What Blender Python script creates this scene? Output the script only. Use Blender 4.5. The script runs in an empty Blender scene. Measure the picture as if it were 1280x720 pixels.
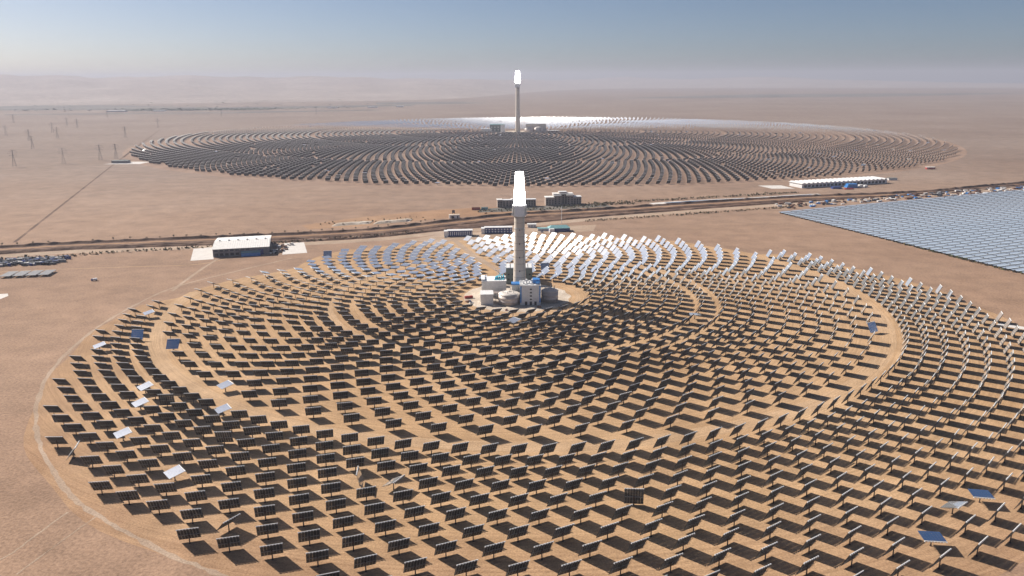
import bpy, bmesh, math, random
import numpy as np
from mathutils import Vector, Matrix
R = math.radians
rnd = random.Random(11)
sc = bpy.context.scene
col = sc.collection

# ---------------------------------------------------------------- camera
CAM_H = 235.0
FPX = 986.7                      # focal length in pixels of a 1280 px wide frame
PITCH = math.atan((360 - 98) / FPX)
ROLL = -0.0053
cam_data = bpy.data.cameras.new('camera')
cam_data.sensor_width = 36.0
cam_data.lens = 36.0 * FPX / 1280.0
cam_data.clip_start = 1.0
cam_data.clip_end = 120000.0
cam = bpy.data.objects.new('camera', cam_data)
col.objects.link(cam)
ex = Vector((1, 0, 0)); fw = Vector((0, math.cos(PITCH), -math.sin(PITCH))); dn = Vector((0, -math.sin(PITCH), -math.cos(PITCH)))
cr, sr = math.cos(ROLL), math.sin(ROLL)
ax = cr * ex - sr * dn; ay = sr * ex + cr * dn
cam.matrix_world = Matrix(((ax.x, -ay.x, -fw.x, 0), (ax.y, -ay.y, -fw.y, 0), (ax.z, -ay.z, -fw.z, CAM_H), (0, 0, 0, 1)))
sc.camera = cam

# ---------------------------------------------------------------- sky, sun, exposure
SUN_AZ, SUN_EL = R(-56.0), R(35.0)           # azimuth measured from +Y (ahead) towards +X
SUN = Vector((math.sin(SUN_AZ) * math.cos(SUN_EL), math.cos(SUN_AZ) * math.cos(SUN_EL), math.sin(SUN_EL)))
w = bpy.data.worlds.new('World'); sc.world = w; w.use_nodes = True
nt = w.node_tree
bg = nt.nodes['Background']
sky = nt.nodes.new('ShaderNodeTexSky'); sky.sky_type = 'NISHITA'; sky.sun_disc = False
sky.sun_elevation = SUN_EL; sky.sun_rotation = SUN_AZ % (2 * math.pi)
sky.altitude = 1500; sky.air_density = 0.7; sky.dust_density = 3.2; sky.ozone_density = 3.0
nt.links.new(sky.outputs[0], bg.inputs[0]); bg.inputs[1].default_value = 0.05
sl = bpy.data.lights.new('sun', 'SUN'); sl.energy = 5.0; sl.angle = R(0.53); sl.color = (1.0, 0.93, 0.84)
so = bpy.data.objects.new('sun', sl); col.objects.link(so)
so.rotation_euler = SUN.to_track_quat('Z', 'Y').to_euler()
so.location = (0, 0, 2000)
vs = sc.view_settings
vs.view_transform = 'Standard'; vs.look = 'None'; vs.gamma = 1.0; vs.use_curve_mapping = False
vs.exposure = 0.68
sc.render.engine = 'CYCLES'
cy = sc.cycles
cy.max_bounces = 5; cy.diffuse_bounces = 1; cy.glossy_bounces = 3; cy.transmission_bounces = 2; cy.volume_bounces = 0
cy.caustics_reflective = False; cy.caustics_refractive = False
cy.use_denoising = True; cy.denoiser = 'OPENIMAGEDENOISE'
cy.sample_clamp_indirect = 6.0
cy.use_adaptive_sampling = False
HAZE_DENSITY = 6.6e-5

# ---------------------------------------------------------------- material helpers
def newmat(name):
    m = bpy.data.materials.new(name); m.use_nodes = True
    t = m.node_tree; b = t.nodes['Principled BSDF']
    return m, t, b
def noise(t, scale, detail=4, rough=0.55, vec=None):
    n = t.nodes.new('ShaderNodeTexNoise'); n.inputs['Scale'].default_value = scale
    n.inputs['Detail'].default_value = detail; n.inputs['Roughness'].default_value = rough
    if vec is not None: t.links.new(vec, n.inputs['Vector'])
    return n.outputs['Fac']
def ramp(t, fac, stops):
    r = t.nodes.new('ShaderNodeValToRGB'); e = r.color_ramp.elements
    while len(e) < len(stops): e.new(0.5)
    for i, (p, c) in enumerate(stops): e[i].position = p; e[i].color = (*c, 1)
    t.links.new(fac, r.inputs[0]); return r.outputs[0]
def mixc(t, a, b, fac, mode='MIX'):
    m = t.nodes.new('ShaderNodeMix'); m.data_type = 'RGBA'; m.blend_type = mode
    for s, v in ((m.inputs[0], fac), (m.inputs[6], a), (m.inputs[7], b)):
        if isinstance(v, (int, float)): s.default_value = v
        elif isinstance(v, tuple): s.default_value = (*v, 1)
        else: t.links.new(v, s)
    return m.outputs[2]
def simple(name, c, rough=0.8, metal=0.0, var=0.15, scale=0.3, spec=0.3):
    m, t, b = newmat(name)
    co = t.nodes.new('ShaderNodeTexCoord')
    f = noise(t, scale, 5, 0.6, co.outputs['Object'])
    lo = tuple(x * (1 - var) for x in c); hi = tuple(min(1, x * (1 + var)) for x in c)
    t.links.new(ramp(t, f, [(0.3, lo), (0.7, hi)]), b.inputs['Base Color'])
    b.inputs['Roughness'].default_value = rough; b.inputs['Metallic'].default_value = metal
    b.inputs['Specular IOR Level'].default_value = spec
    return m
def geo_pos(t):
    return t.nodes.new('ShaderNodeNewGeometry').outputs['Position']
def sand_mat(name, lo, mid, hi, patch=0.004, grain=0.6, track=None, streak=False, rim=None):
    m, t, b = newmat(name)
    p = geo_pos(t)
    big = noise(t, patch, 6, 0.6, p)
    c = ramp(t, big, [(0.32, lo), (0.5, mid), (0.68, hi)])
    midn = noise(t, 0.03, 5, 0.65, p)
    c = mixc(t, c, ramp(t, midn, [(0.3, (0.80, 0.79, 0.78)), (0.7, (1.16, 1.15, 1.13))]), 1.0, 'MULTIPLY')
    fine = noise(t, grain, 4, 0.75, p)
    c = mixc(t, c, ramp(t, fine, [(0.34, (0.70, 0.69, 0.68)), (0.66, (1.26, 1.26, 1.25))]), 1.0, 'MULTIPLY')
    if track:
        # wheel tracks running round the tower
        sub = t.nodes.new('ShaderNodeVectorMath'); sub.operation = 'SUBTRACT'; t.links.new(p, sub.inputs[0]); sub.inputs[1].default_value = (track[0], track[1], 0)
        ln = t.nodes.new('ShaderNodeVectorMath'); ln.operation = 'LENGTH'; t.links.new(sub.outputs[0], ln.inputs[0])
        cmb = t.nodes.new('ShaderNodeCombineXYZ'); t.links.new(ln.outputs['Value'], cmb.inputs[0])
        sc_ = t.nodes.new('ShaderNodeVectorMath'); sc_.operation = 'SCALE'; t.links.new(p, sc_.inputs[0]); sc_.inputs['Scale'].default_value = 0.02
        add = t.nodes.new('ShaderNodeVectorMath'); add.operation = 'ADD'; t.links.new(cmb.outputs[0], add.inputs[0]); t.links.new(sc_.outputs[0], add.inputs[1])
        tr = noise(t, track[2], 3, 0.7, add.outputs[0])
        c = mixc(t, c, ramp(t, tr, [(0.35, (0.86, 0.84, 0.82)), (0.65, (1.13, 1.13, 1.13))]), 1.0, 'MULTIPLY')
    if rim:
        d = t.nodes.new('ShaderNodeVectorMath'); d.operation = 'DISTANCE'; t.links.new(p, d.inputs[0]); d.inputs[1].default_value = (track[0] + 40, track[1] - 60, 0)
        ad = t.nodes.new('ShaderNodeMath'); ad.operation = 'MULTIPLY_ADD'; t.links.new(noise(t, 0.02, 5, 0.7, p), ad.inputs[0]); ad.inputs[1].default_value = 130; t.links.new(d.outputs['Value'], ad.inputs[2])
        mr = t.nodes.new('ShaderNodeMapRange'); t.links.new(ad.outputs[0], mr.inputs[0]); mr.inputs[1].default_value = 470; mr.inputs[2].default_value = 570
        c = mixc(t, c, mixc(t, c, rim, 1.0, 'MULTIPLY'), mr.outputs[0])
    if streak == 'plain':
        # warm sand colour shifts to a darker, greyer tint further out on the plain
        sx = t.nodes.new('ShaderNodeSeparateXYZ'); t.links.new(p, sx.inputs[0])
        wv = t.nodes.new('ShaderNodeMath'); wv.operation = 'MULTIPLY_ADD'; t.links.new(noise(t, 0.0012, 5, 0.6, p), wv.inputs[0]); wv.inputs[1].default_value = 1600; t.links.new(sx.outputs[1], wv.inputs[2])
        mr = t.nodes.new('ShaderNodeMapRange'); t.links.new(wv.outputs[0], mr.inputs[0]); mr.inputs[1].default_value = 1500; mr.inputs[2].default_value = 3600; mr.interpolation_type = 'SMOOTHSTEP'
        c = mixc(t, c, mixc(t, c, (0.74, 0.84, 0.98), 1.0, 'MULTIPLY'), mr.outputs[0])
    if streak:
        # wind-combed bands and dry runnels
        mp = t.nodes.new('ShaderNodeMapping'); t.links.new(p, mp.inputs[0]); mp.inputs['Rotation'].default_value = (0, 0, R(-24)); mp.inputs['Scale'].default_value = (0.22, 1.0, 1.0)
        st = noise(t, 0.012, 7, 0.68, mp.outputs[0])
        c = mixc(t, c, ramp(t, st, [(0.3, (0.92, 0.91, 0.91)), (0.52, (1.0, 1.0, 1.0)), (0.72, (1.07, 1.06, 1.06))]), 1.0, 'MULTIPLY')
        vo = noise(t, 0.09, 8, 0.75, p)
        c = mixc(t, c, ramp(t, vo, [(0.30, (0.72, 0.70, 0.68)), (0.42, (1.0, 1.0, 1.0))]), 1.0, 'MULTIPLY')
    t.links.new(c, b.inputs['Base Color'])
    b.inputs['Roughness'].default_value = 0.95; b.inputs['Specular IOR Level'].default_value = 0.1
    bp = t.nodes.new('ShaderNodeBump'); bp.inputs['Strength'].default_value = 0.5; bp.inputs['Distance'].default_value = 0.6
    t.links.new(noise(t, 0.35, 6, 0.7, p), bp.inputs['Height']); t.links.new(bp.outputs[0], b.inputs['Normal'])
    return m
def mirror_mat(name, dust=0.12, tint=(0.86, 0.89, 0.92), film=0.15, filmc=(0.8, 0.8, 0.8)):
    m, t, b = newmat(name)
    b.inputs['Metallic'].default_value = 1.0; b.inputs['Roughness'].default_value = 0.02; b.inputs['Base Color'].default_value = (*tint, 1)
    d = t.nodes.new('ShaderNodeBsdfGlossy'); d.inputs['Roughness'].default_value = 0.27; d.inputs['Color'].default_value = (0.8, 0.8, 0.8, 1)
    mx = t.nodes.new('ShaderNodeMixShader')
    f = noise(t, 0.12, 3, 0.5, geo_pos(t))
    mr = t.nodes.new('ShaderNodeMapRange'); t.links.new(f, mr.inputs[0]); mr.inputs[3].default_value = dust * 0.5; mr.inputs[4].default_value = dust * 1.5
    t.links.new(mr.outputs[0], mx.inputs[0]); t.links.new(b.outputs[0], mx.inputs[1]); t.links.new(d.outputs[0], mx.inputs[2])
    df = t.nodes.new('ShaderNodeBsdfDiffuse'); df.inputs['Color'].default_value = (*filmc, 1)
    m2 = t.nodes.new('ShaderNodeMixShader'); m2.inputs[0].default_value = film      # thin film of desert dust on the glass
    t.links.new(mx.outputs[0], m2.inputs[1]); t.links.new(df.outputs[0], m2.inputs[2])
    t.links.new(m2.outputs[0], t.nodes['Material Output'].inputs[0])
    return m
def emis(name, c, s):
    m, t, b = newmat(name); b.inputs['Base Color'].default_value = (0.8, 0.8, 0.8, 1)
    b.inputs['Emission Color'].default_value = (*c, 1); b.inputs['Emission Strength'].default_value = s
    return m

TX, TY = 8.53, 849.2            # near tower
FX, FY = 30.0, 3640.0           # far tower
M = {}
M['desert'] = sand_mat('desert_sand', (0.285, 0.183, 0.125), (0.33, 0.217, 0.150), (0.375, 0.255, 0.182), 0.0016, 0.5, None, 'plain')
M['field'] = sand_mat('graded_sand', (0.40, 0.258, 0.145), (0.455, 0.30, 0.175), (0.50, 0.34, 0.205), 0.006, 0.9, (TX, TY, 0.5), False, (0.76, 0.71, 0.74))
M['road'] = sand_mat('packed_sand_road', (0.43, 0.29, 0.175), (0.475, 0.325, 0.20), (0.52, 0.365, 0.235), 0.01, 0.8, (TX, TY, 0.9))
M['path'] = sand_mat('pale_sand_track', (0.36, 0.26, 0.19), (0.40, 0.30, 0.225), (0.45, 0.345, 0.27), 0.02, 0.8)
M['farfield'] = sand_mat('far_field_sand', (0.27, 0.18, 0.13), (0.31, 0.21, 0.155), (0.34, 0.24, 0.18), 0.004, 0.5)
M['gravel'] = sand_mat('dark_gravel', (0.085, 0.05, 0.036), (0.14, 0.085, 0.06), (0.23, 0.15, 0.105), 0.03, 0.2, None, True)
M['padc'] = sand_mat('pale_concrete_yard', (0.46, 0.38, 0.30), (0.55, 0.47, 0.39), (0.62, 0.55, 0.47), 0.05, 0.5)
M['slab'] = simple('concrete_slab', (0.62, 0.58, 0.54), 0.9, 0, 0.08, 0.1)
M['farmland'] = sand_mat('dim_scrubland', (0.10, 0.10, 0.095), (0.15, 0.14, 0.125), (0.22, 0.19, 0.165), 0.002, 0.05)
M['hill'] = sand_mat('dune_hill', (0.30, 0.245, 0.215), (0.35, 0.29, 0.255), (0.40, 0.335, 0.295), 0.0009, 0.01)
M['mirror'] = mirror_mat('mirror_glass', 0.22)
M['skytint'] = mirror_mat('sky_tinted_mirror', 0.03, (0.62, 0.82, 1.0), 0.0)  # blue of the reflected sky is put into the mirror tint
M['trough'] = mirror_mat('collector_mirror', 0.10, (0.86, 0.90, 0.94), 0.45, (0.62, 0.71, 0.80))
M['back'] = simple('mirror_backing', (0.022, 0.024, 0.026), 0.5, 0.0, 0.2, 0.5)
M['steel'] = simple('galvanised_steel', (0.45, 0.46, 0.46), 0.55, 0.1, 0.12, 0.8)
M['truss'] = simple('weathered_truss_steel', (0.19, 0.195, 0.195), 0.45, 0.1, 0.35, 0.5)
M['rail'] = simple('white_glint_rail', (0.82, 0.82, 0.80), 0.5, 0, 0.05, 0.5)  # white of added strips that imitate light glinting on mirror backs
M['pylon'] = simple('dull_steel_pylon', (0.07, 0.05, 0.042), 0.6, 0.2, 0.2, 0.8)
M['concrete'] = simple('tower_concrete', (0.66, 0.58, 0.49), 0.9, 0, 0.10, 0.12)
M['joint'] = simple('stained_concrete_joint', (0.40, 0.34, 0.28), 0.9, 0, 0.2, 0.3)
M['white'] = simple('white_cladding', (0.84, 0.83, 0.82), 0.5, 0, 0.05, 0.2)
M['greyw'] = simple('grey_cladding', (0.70, 0.69, 0.68), 0.55, 0, 0.08, 0.2)
M['greyw2'] = simple('weathered_zinc', (0.16, 0.15, 0.155), 0.6, 0.2, 0.1, 0.3)
M['offw'] = simple('stained_white_wall', (0.78, 0.75, 0.71), 0.7, 0, 0.1, 0.3)
M['blue'] = simple('blue_sheet', (0.05, 0.22, 0.55), 0.4, 0, 0.15, 0.4)
M['cyan'] = simple('cyan_sheet', (0.06, 0.45, 0.60), 0.4, 0, 0.2, 0.5)
M['dkblue'] = simple('dark_blue_panel', (0.03, 0.06, 0.22), 0.35, 0, 0.2, 0.5)
M['teal'] = simple('teal_roof', (0.22, 0.42, 0.43), 0.5, 0, 0.15, 0.3)
M['dteal'] = simple('grey_green_cladding', (0.13, 0.16, 0.15), 0.6, 0, 0.2, 0.3)
M['tank'] = simple('tank_insulation', (0.58, 0.50, 0.45), 0.5, 0.15, 0.12, 0.25)
M['tanktop'] = simple('tank_roof', (0.66, 0.60, 0.54), 0.55, 0.1, 0.1, 0.25)
M['brick'] = simple('tan_masonry', (0.36, 0.29, 0.24), 0.85, 0, 0.1, 0.1)
M['dark'] = simple('dark_opening', (0.03, 0.033, 0.04), 0.3, 0, 0.2, 1)
M['glass'] = simple('window_glass', (0.04, 0.06, 0.09), 0.08, 0, 0.2, 1, 0.6)
M['red'] = simple('red_sheet', (0.35, 0.04, 0.03), 0.6, 0, 0.15, 0.4)
M['rust'] = simple('rust_brown', (0.16, 0.08, 0.05), 0.8, 0, 0.2, 0.5)
M['leaf'] = simple('dusty_leaves', (0.075, 0.085, 0.035), 0.8, 0, 0.35, 0.4)
M['dryleaf'] = simple('dry_leaves', (0.14, 0.10, 0.04), 0.85, 0, 0.35, 0.4)
M['bark'] = simple('bark', (0.10, 0.07, 0.05), 0.9, 0, 0.2, 1)
M['water'] = simple('canal_water', (0.02, 0.05, 0.09), 0.08, 0, 0.2, 0.05, 0.5)
M['hot'] = emis('glowing_receiver', (1.0, 0.985, 0.95), 12.0)
M['shadowcloth'] = simple('grey_sheet', (0.18, 0.18, 0.19), 0.6, 0, 0.2, 0.3)

# ---------------------------------------------------------------- object helpers
class MB:
    def __init__(s): s.bm = bmesh.new(); s.mi = 0
    def _v(s, vs, mat):
        for v in vs: v.co = mat @ v.co
    def box(s, c, d, rz=0.0, mi=0, mat=None):
        r = bmesh.ops.create_cube(s.bm, size=1.0)
        Mx = Matrix.Translation(c) @ Matrix.Rotation(rz, 4, 'Z') @ Matrix.Diagonal((*d, 1))
        if mat is not None: Mx = mat @ Mx
        s._v(r['verts'], Mx)
        for f in {f for v in r['verts'] for f in v.link_faces}: f.material_index = mi
        return s
    def cyl(s, p0, p1, r0, r1=None, n=12, mi=0, cap=True):
        r1 = r0 if r1 is None else r1
        p0 = Vector(p0); p1 = Vector(p1); d = p1 - p0
        r = bmesh.ops.create_cone(s.bm, cap_ends=cap, segments=n, radius1=r0, radius2=max(r1, 1e-4), depth=d.length)
        Mx = Matrix.Translation((p0 + p1) / 2) @ d.to_track_quat('Z', 'Y').to_matrix().to_4x4()
        s._v(r['verts'], Mx)
        for f in {f for v in r['verts'] for f in v.link_faces}: f.material_index = mi
        return s
    def bar(s, p0, p1, t, mi=0):
        p0 = Vector(p0); p1 = Vector(p1); d = p1 - p0
        r = bmesh.ops.create_cube(s.bm, size=1.0)
        Mx = Matrix.Translation((p0 + p1) / 2) @ d.to_track_quat('Z', 'Y').to_matrix().to_4x4() @ Matrix.Diagonal((t, t, d.length, 1))
        s._v(r['verts'], Mx)
        for f in {f for v in r['verts'] for f in v.link_faces}: f.material_index = mi
        return s
    def poly(s, pts, mi=0):
        f = s.bm.faces.new([s.bm.verts.new(p) for p in pts]); f.material_index = mi; return s
    def lathe(s, prof, n=32, c=(0, 0), mi=0, smooth=True):
        rings = [[s.bm.verts.new((c[0] + r * math.cos(2 * math.pi * i / n), c[1] + r * math.sin(2 * math.pi * i / n), z)) for i in range(n)] for r, z in prof]
        for a, b in zip(rings, rings[1:]):
            for i in range(n):
                f = s.bm.faces.new((a[i], a[(i + 1) % n], b[(i + 1) % n], b[i])); f.smooth = smooth; f.material_index = mi
        s.bm.faces.new(list(reversed(rings[0]))).material_index = mi; s.bm.faces.new(rings[-1]).material_index = mi
        return s
    def mesh(s, name, mats):
        me = bpy.data.meshes.new(name); s.bm.to_mesh(me); s.bm.free()
        for m in (mats if isinstance(mats, (list, tuple)) else [mats]): me.materials.append(m)
        return me
    def build(s, name, mats, parent=None, loc=None, rz=0.0):
        return obj(name, s.mesh(name, mats), parent, loc, rz)
def obj(name, me, parent=None, loc=None, rz=0.0):
    o = bpy.data.objects.new(name, me); col.objects.link(o)
    if parent is not None: o.parent = parent
    if loc is not None: o.location = loc
    if rz: o.rotation_euler = (0, 0, rz)
    return o
def tag(o, label=None, cat=None, group=None, kind=None):
    if label: o['label'] = label
    if cat: o['category'] = cat
    if group: o['group'] = group
    if kind: o['kind'] = kind
    return o
def thing(name, loc, label, cat, group=None, rz=0.0):
    o = bpy.data.objects.new(name, None); col.objects.link(o); o.location = loc; o.rotation_euler = (0, 0, rz)
    o.empty_display_size = 2.0
    return tag(o, label, cat, group)
def sheet(name, pts, z, mat, kind='structure', label=None):
    me = bpy.data.meshes.new(name); bm = bmesh.new()
    vs_ = [bm.verts.new((x, y, z)) for x, y in pts]
    f = bm.faces.new(vs_); bm.normal_update()
    if f.normal.z < 0: f.normal_flip()
    bmesh.ops.triangulate(bm, faces=[f]); bm.to_mesh(me); bm.free(); me.materials.append(mat)
    return tag(obj(name, me), label, None, None, kind)
def ribbon(name, pts, wd, z, mat, jitter=0.0, closed=False):
    bm = bmesh.new(); L = []; n = len(pts)
    for i, (x, y) in enumerate(pts):
        a = pts[(i - 1) % n] if (closed or i > 0) else pts[i]; b = pts[(i + 1) % n] if (closed or i < n - 1) else pts[i]
        dx, dy = b[0] - a[0], b[1] - a[1]; l = math.hypot(dx, dy) or 1
        wl = wd / 2 + rnd.uniform(-jitter, jitter); wr = wd / 2 + rnd.uniform(-jitter, jitter)
        L.append((bm.verts.new((x - dy / l * wl, y + dx / l * wl, z)), bm.verts.new((x + dy / l * wr, y - dx / l * wr, z))))
    for i in range(n if closed else n - 1):
        a, b = L[i], L[(i + 1) % n]; f = bm.faces.new((a[1], b[1], b[0], a[0]))
    bm.normal_update()
    for f in bm.faces:
        if f.normal.z < 0: f.normal_flip()
    me = bpy.data.meshes.new(name); bm.to_mesh(me); bm.free(); me.materials.append(mat)
    return tag(obj(name, me), None, None, None, 'structure')
def smooth_line(pts, k=8):
    out = []
    P = [pts[0]] + list(pts) + [pts[-1]]
    for i in range(1, len(P) - 2):
        for j in range(k):
            t = j / k; a, b, c, d = P[i - 1], P[i], P[i + 1], P[i + 2]
            out.append(tuple(0.5 * (2 * b[q] + (c[q] - a[q]) * t + (2 * a[q] - 5 * b[q] + 4 * c[q] - d[q]) * t * t + (3 * b[q] - a[q] - 3 * c[q] + d[q]) * t ** 3) for q in (0, 1)))
    out.append(pts[-1]); return out

# ---------------------------------------------------------------- ground
G = 31000.0
me = bpy.data.meshes.new('ground'); bm = bmesh.new()
rings = [0, 300, 700, 1500, 3000, 6000, 12000, 20000, G]
prev = None
for r in rings[1:]:
    cur = [bm.verts.new((r * math.cos(2 * math.pi * i / 96), r * math.sin(2 * math.pi * i / 96), 0)) for i in range(96)]
    if prev is None: bm.faces.new(cur)
    else:
        for i in range(96): bm.faces.new((prev[i], cur[i], cur[(i + 1) % 96], prev[(i + 1) % 96]))
    prev = cur
bm.to_mesh(me); bm.free(); me.materials.append(M['desert'])
tag(obj('ground', me), None, None, None, 'structure')

# outline of the near field: radius limit by bearing (0 = towards the camera, + = right), degrees
RMAX = [(-180, 337), (-176, 318), (-168, 323), (-156, 327), (-146, 321), (-136, 331), (-127, 331), (-117, 307), (-110, 323), (-103, 344), (-96, 363), (-90, 364),
        (-86, 393), (-78, 408), (-69, 424), (-61, 440), (-54, 455), (-47, 470), (-38, 487), (-30, 502), (-20, 518), (-11, 534), (-4, 549), (24, 549), (38, 549),
        (45, 533), (55, 517), (63, 501), (70, 487), (77, 487), (84, 472), (90, 469), (96, 453), (103, 437), (108, 421), (115, 420), (120, 405), (122.5, 372), (130, 372),
        (139, 371), (147, 361), (150, 345), (160, 345), (167, 333), (176, 345), (180, 337)]
def rmax(a):
    a = (a + 180) % 360 - 180
    for (a0, r0), (a1, r1) in zip(RMAX, RMAX[1:]):
        if a0 <= a <= a1: return r0 + (r1 - r0) * (a - a0) / (a1 - a0)
    return 337
def pol(r, a): return TX + r * math.sin(R(a)), TY - r * math.cos(R(a))
sheet('field_ground', [pol(rmax(a) + 14 + 3 * math.sin(a * 0.13) + 2 * math.sin(a * .41), a) for a in range(-180, 180, 2)], 0.02, M['field'])
def ring_road(r, wd, a0=0, a1=360, z=0.04, name='ring_road'):
    n = 180
    pts = [pol(r + 0.8 * math.sin(a * 0.21), a) for a in np.linspace(a0, a1, n)]
    ribbon(name, pts, wd, z, M['road'], 0.5)
ring_road(373.0, 14.0, -94, 122)
ring_road(208.0, 9.0, -180, 180)
sheet('tower_yard', [(TX - 4 + 60 * math.sin(R(a)) * (1 + .03 * math.sin(a)), TY - 2 - 60 * math.cos(R(a)) * (1 + .03 * math.cos(a * .7))) for a in range(0, 360, 5)], 0.05, M['padc'])
ribbon('tower_ring_path', [pol(65, a) for a in range(0, 361, 6)], 5.0, 0.07, M['road'], .3)
ribbon('access_road', [pol(60, -163), (-16, 968), (-55, 1067), (-88, 1172), (-97, 1215)], 9.0, 0.08, M['path'], 0.3)
ribbon('boundary_track', smooth_line([(-300, 1050), (-379, 931), (-401, 879), (-409, 807), (-408, 738), (-396, 659), (-376, 593), (-346, 530), (-313, 479), (-281, 440), (-250, 408), (-214, 381), (-174, 355), (-141, 337), (-118, 325), (-60, 300), (20, 285)]), 3.0, 0.06, M['path'], 0.9)
ribbon('track', smooth_line([(-290, 300), (-261, 352), (-256, 372), (-251, 398)]), 1.1, 0.05, M['path'], 0.4)
ribbon('track', smooth_line([(-245, 340), (-238, 372), (-232, 395)]), 0.9, 0.05, M['path'], 0.3)
ribbon('track', smooth_line([(-900, 905), (-652, 978), (-520, 1000), (-412, 1017), (-380, 1075)]), 2.0, 0.05, M['road'], 0.5)
ribbon('track', smooth_line([(-400, 1045), (-398, 960), (-392, 880)]), 4.0, 0.055, M['path'], 0.5)

# corridor: dark gravel highway bed with a pale verge
def cl(pts): return smooth_line(pts, 6)
top_ = [(-1500, 860), (-749, 1133), (-605, 1173), (-271, 1245), (-109, 1335), (1, 1400), (148, 1446), (334, 1515), (589, 1600), (841, 1653), (1168, 1798), (2200, 2230)]
bot_ = [(-1500, 805), (-718, 1083), (-578, 1118), (-257, 1173), (-102, 1247), (1, 1290), (140, 1360), (312, 1430), (485, 1495), (790, 1600), (1130, 1745), (2200, 2190)]
T_, B_ = cl(top_), cl(bot_)
sheet('highway', T_ + B_[::-1], 0.05, M['gravel'])
def berm(pts, off, h, w_, mat):
    b = MB(); L = []
    for i, (x, y) in enumerate(pts):
        a = pts[max(0, i - 1)]; c = pts[min(len(pts) - 1, i + 1)]; dx, dy = c[0] - a[0], c[1] - a[1]; l = math.hypot(dx, dy)
        nx_, ny_ = -dy / l, dx / l; hh = h * rnd.uniform(.55, 1.2)
        L.append([b.bm.verts.new((x + nx_ * (off + q), y + ny_ * (off + q), z)) for q, z in ((-w_, -.1), (-w_ * .25, hh), (w_ * .25, hh * .9), (w_, -.1))])
    for p_, q_ in zip(L, L[1:]):
        for k in range(3): b.bm.faces.new((p_[k], q_[k], q_[k + 1], p_[k + 1]))
    return tag(b.build('embankment', mat), None, None, None, 'structure')
def dense(pts, d):
    out = []
    for a, c in zip(pts, pts[1:]):
        n = max(1, int(math.hypot(c[0] - a[0], c[1] - a[1]) / d)); out += [(a[0] + (c[0] - a[0]) * q / n, a[1] + (c[1] - a[1]) * q / n) for q in range(n)]
    return out + [pts[-1]]
def along(pts, off0, off1, z, mat, name):
    out = []
    for s, off in ((1, off0), (-1, off1)):
        L = []
        for i, (x, y) in enumerate(pts):
            a = pts[max(0, i - 1)]; b = pts[min(len(pts) - 1, i + 1)]; dx, dy = b[0] - a[0], b[1] - a[1]; l = math.hypot(dx, dy)
            L.append((x - dy / l * off, y + dx / l * off))
        out += L if s == 1 else L[::-1]
    return sheet(name, out, z, mat)
along(B_, -26, -2, 0.045, M['path'], 'verge')
berm(dense(T_, 9), -2, 3.4, 6.0, M['gravel']); berm(dense(T_, 9), -42, 1.6, 4.0, M['gravel']); berm(dense(B_, 9), 6, 2.2, 5.0, M['gravel'])
along(T_, -24, -16, 0.09, M['field'], 'highway_lane')
# pale working strip and spoil ground north of the highway, left of the camps
sheet('work_yard', [(-330, 1262), (-240, 1290), (-110, 1365), (60, 1425), (60, 1475), (-60, 1480), (-150, 1445), (-260, 1380), (-350, 1300)], 0.03, M['field'])
sheet('camp_yard', [(-110, 1150), (-60, 1172), (0, 1205), (130, 1235), (140, 1290), (60, 1275), (-30, 1240), (-110, 1215), (-160, 1170)], 0.055, M['path'])
sheet('garden', [(-60, 1420), (60, 1440), (190, 1480), (180, 1515), (60, 1495), (-60, 1462)], 0.06, M['farmland'])
ribbon('desert_line', [(-749, 1168), (-1141, 2271), (-1731, 3962)], 5.0, 0.06, M['gravel'], 0.6)
sheet('concrete_apron', [(-432.5, 1036.6), (-404.6, 1045.6), (-433.6, 1125), (-458.6, 1114.6)], 0.1, M['slab'])
sheet('concrete_apron', [(-319, 1072), (-287, 1083.4), (-310.1, 1156.6), (-338, 1151.6)], 0.1, M['slab'])
sheet('concrete_apron', [(566, 1716), (618, 1716), (604, 1770), (552, 1768)], 0.1, M['slab'])
sheet('concrete_apron', [(473, 735), (486, 722), (499, 716), (503, 722), (490, 733), (480, 742)], 0.06, M['slab'])
sheet('concrete_apron', [(-590, 838), (-571, 846), (-570, 862), (-577, 872), (-600, 866)], 0.06, M['slab'])
# canal beside the highway
can = [(270, 1508), (361, 1540), (480, 1573), (589, 1609), (640, 1622)]
ribbon('canal_bank', cl(can), 26.0, 0.11, M['slab'], 1.5)
ribbon('canal_water', cl([(300, 1519), (361, 1541), (480, 1574), (589, 1610), (632, 1621)]), 12.0, 0.16, M['water'], 2.0)
# far field ground
FC = (108.0, 3335.0); FR = 1525.0; FRY = 1572.0
sheet('field_ground', [(FC[0] + (FR + 25) * math.sin(R(a)), FC[1] - (FRY + 25) * math.cos(R(a))) for a in range(0, 360, 3)], 0.06, M['farfield'])
# far scrub and farmland bands
for i, P in enumerate([[(-7000, 6500), (-4242, 6700), (-3300, 6700), (-2950, 6350), (-2300, 6500), (-900, 7300), (-900, 7700), (-2600, 7200), (-4000, 8000), (-8500, 8200)],
                       [(-12000, 8700), (-6000, 8600), (-3500, 8900), (-3200, 9700), (-9000, 9800), (-13000, 9600)],
                       [(-1300, 7800), (-700, 7700), (-200, 8000), (-500, 8500), (-1400, 8400)],
                       [(1000, 9500), (4500, 9800), (8000, 11500), (3500, 11500)],
                       [(-3600, 5750), (-1900, 5900), (-1000, 6300), (-1100, 6400), (-2200, 6080), (-3700, 5900)]]):
    sheet('scrubland', P, 0.5 + 0.1 * i, M['farmland'])

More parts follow.
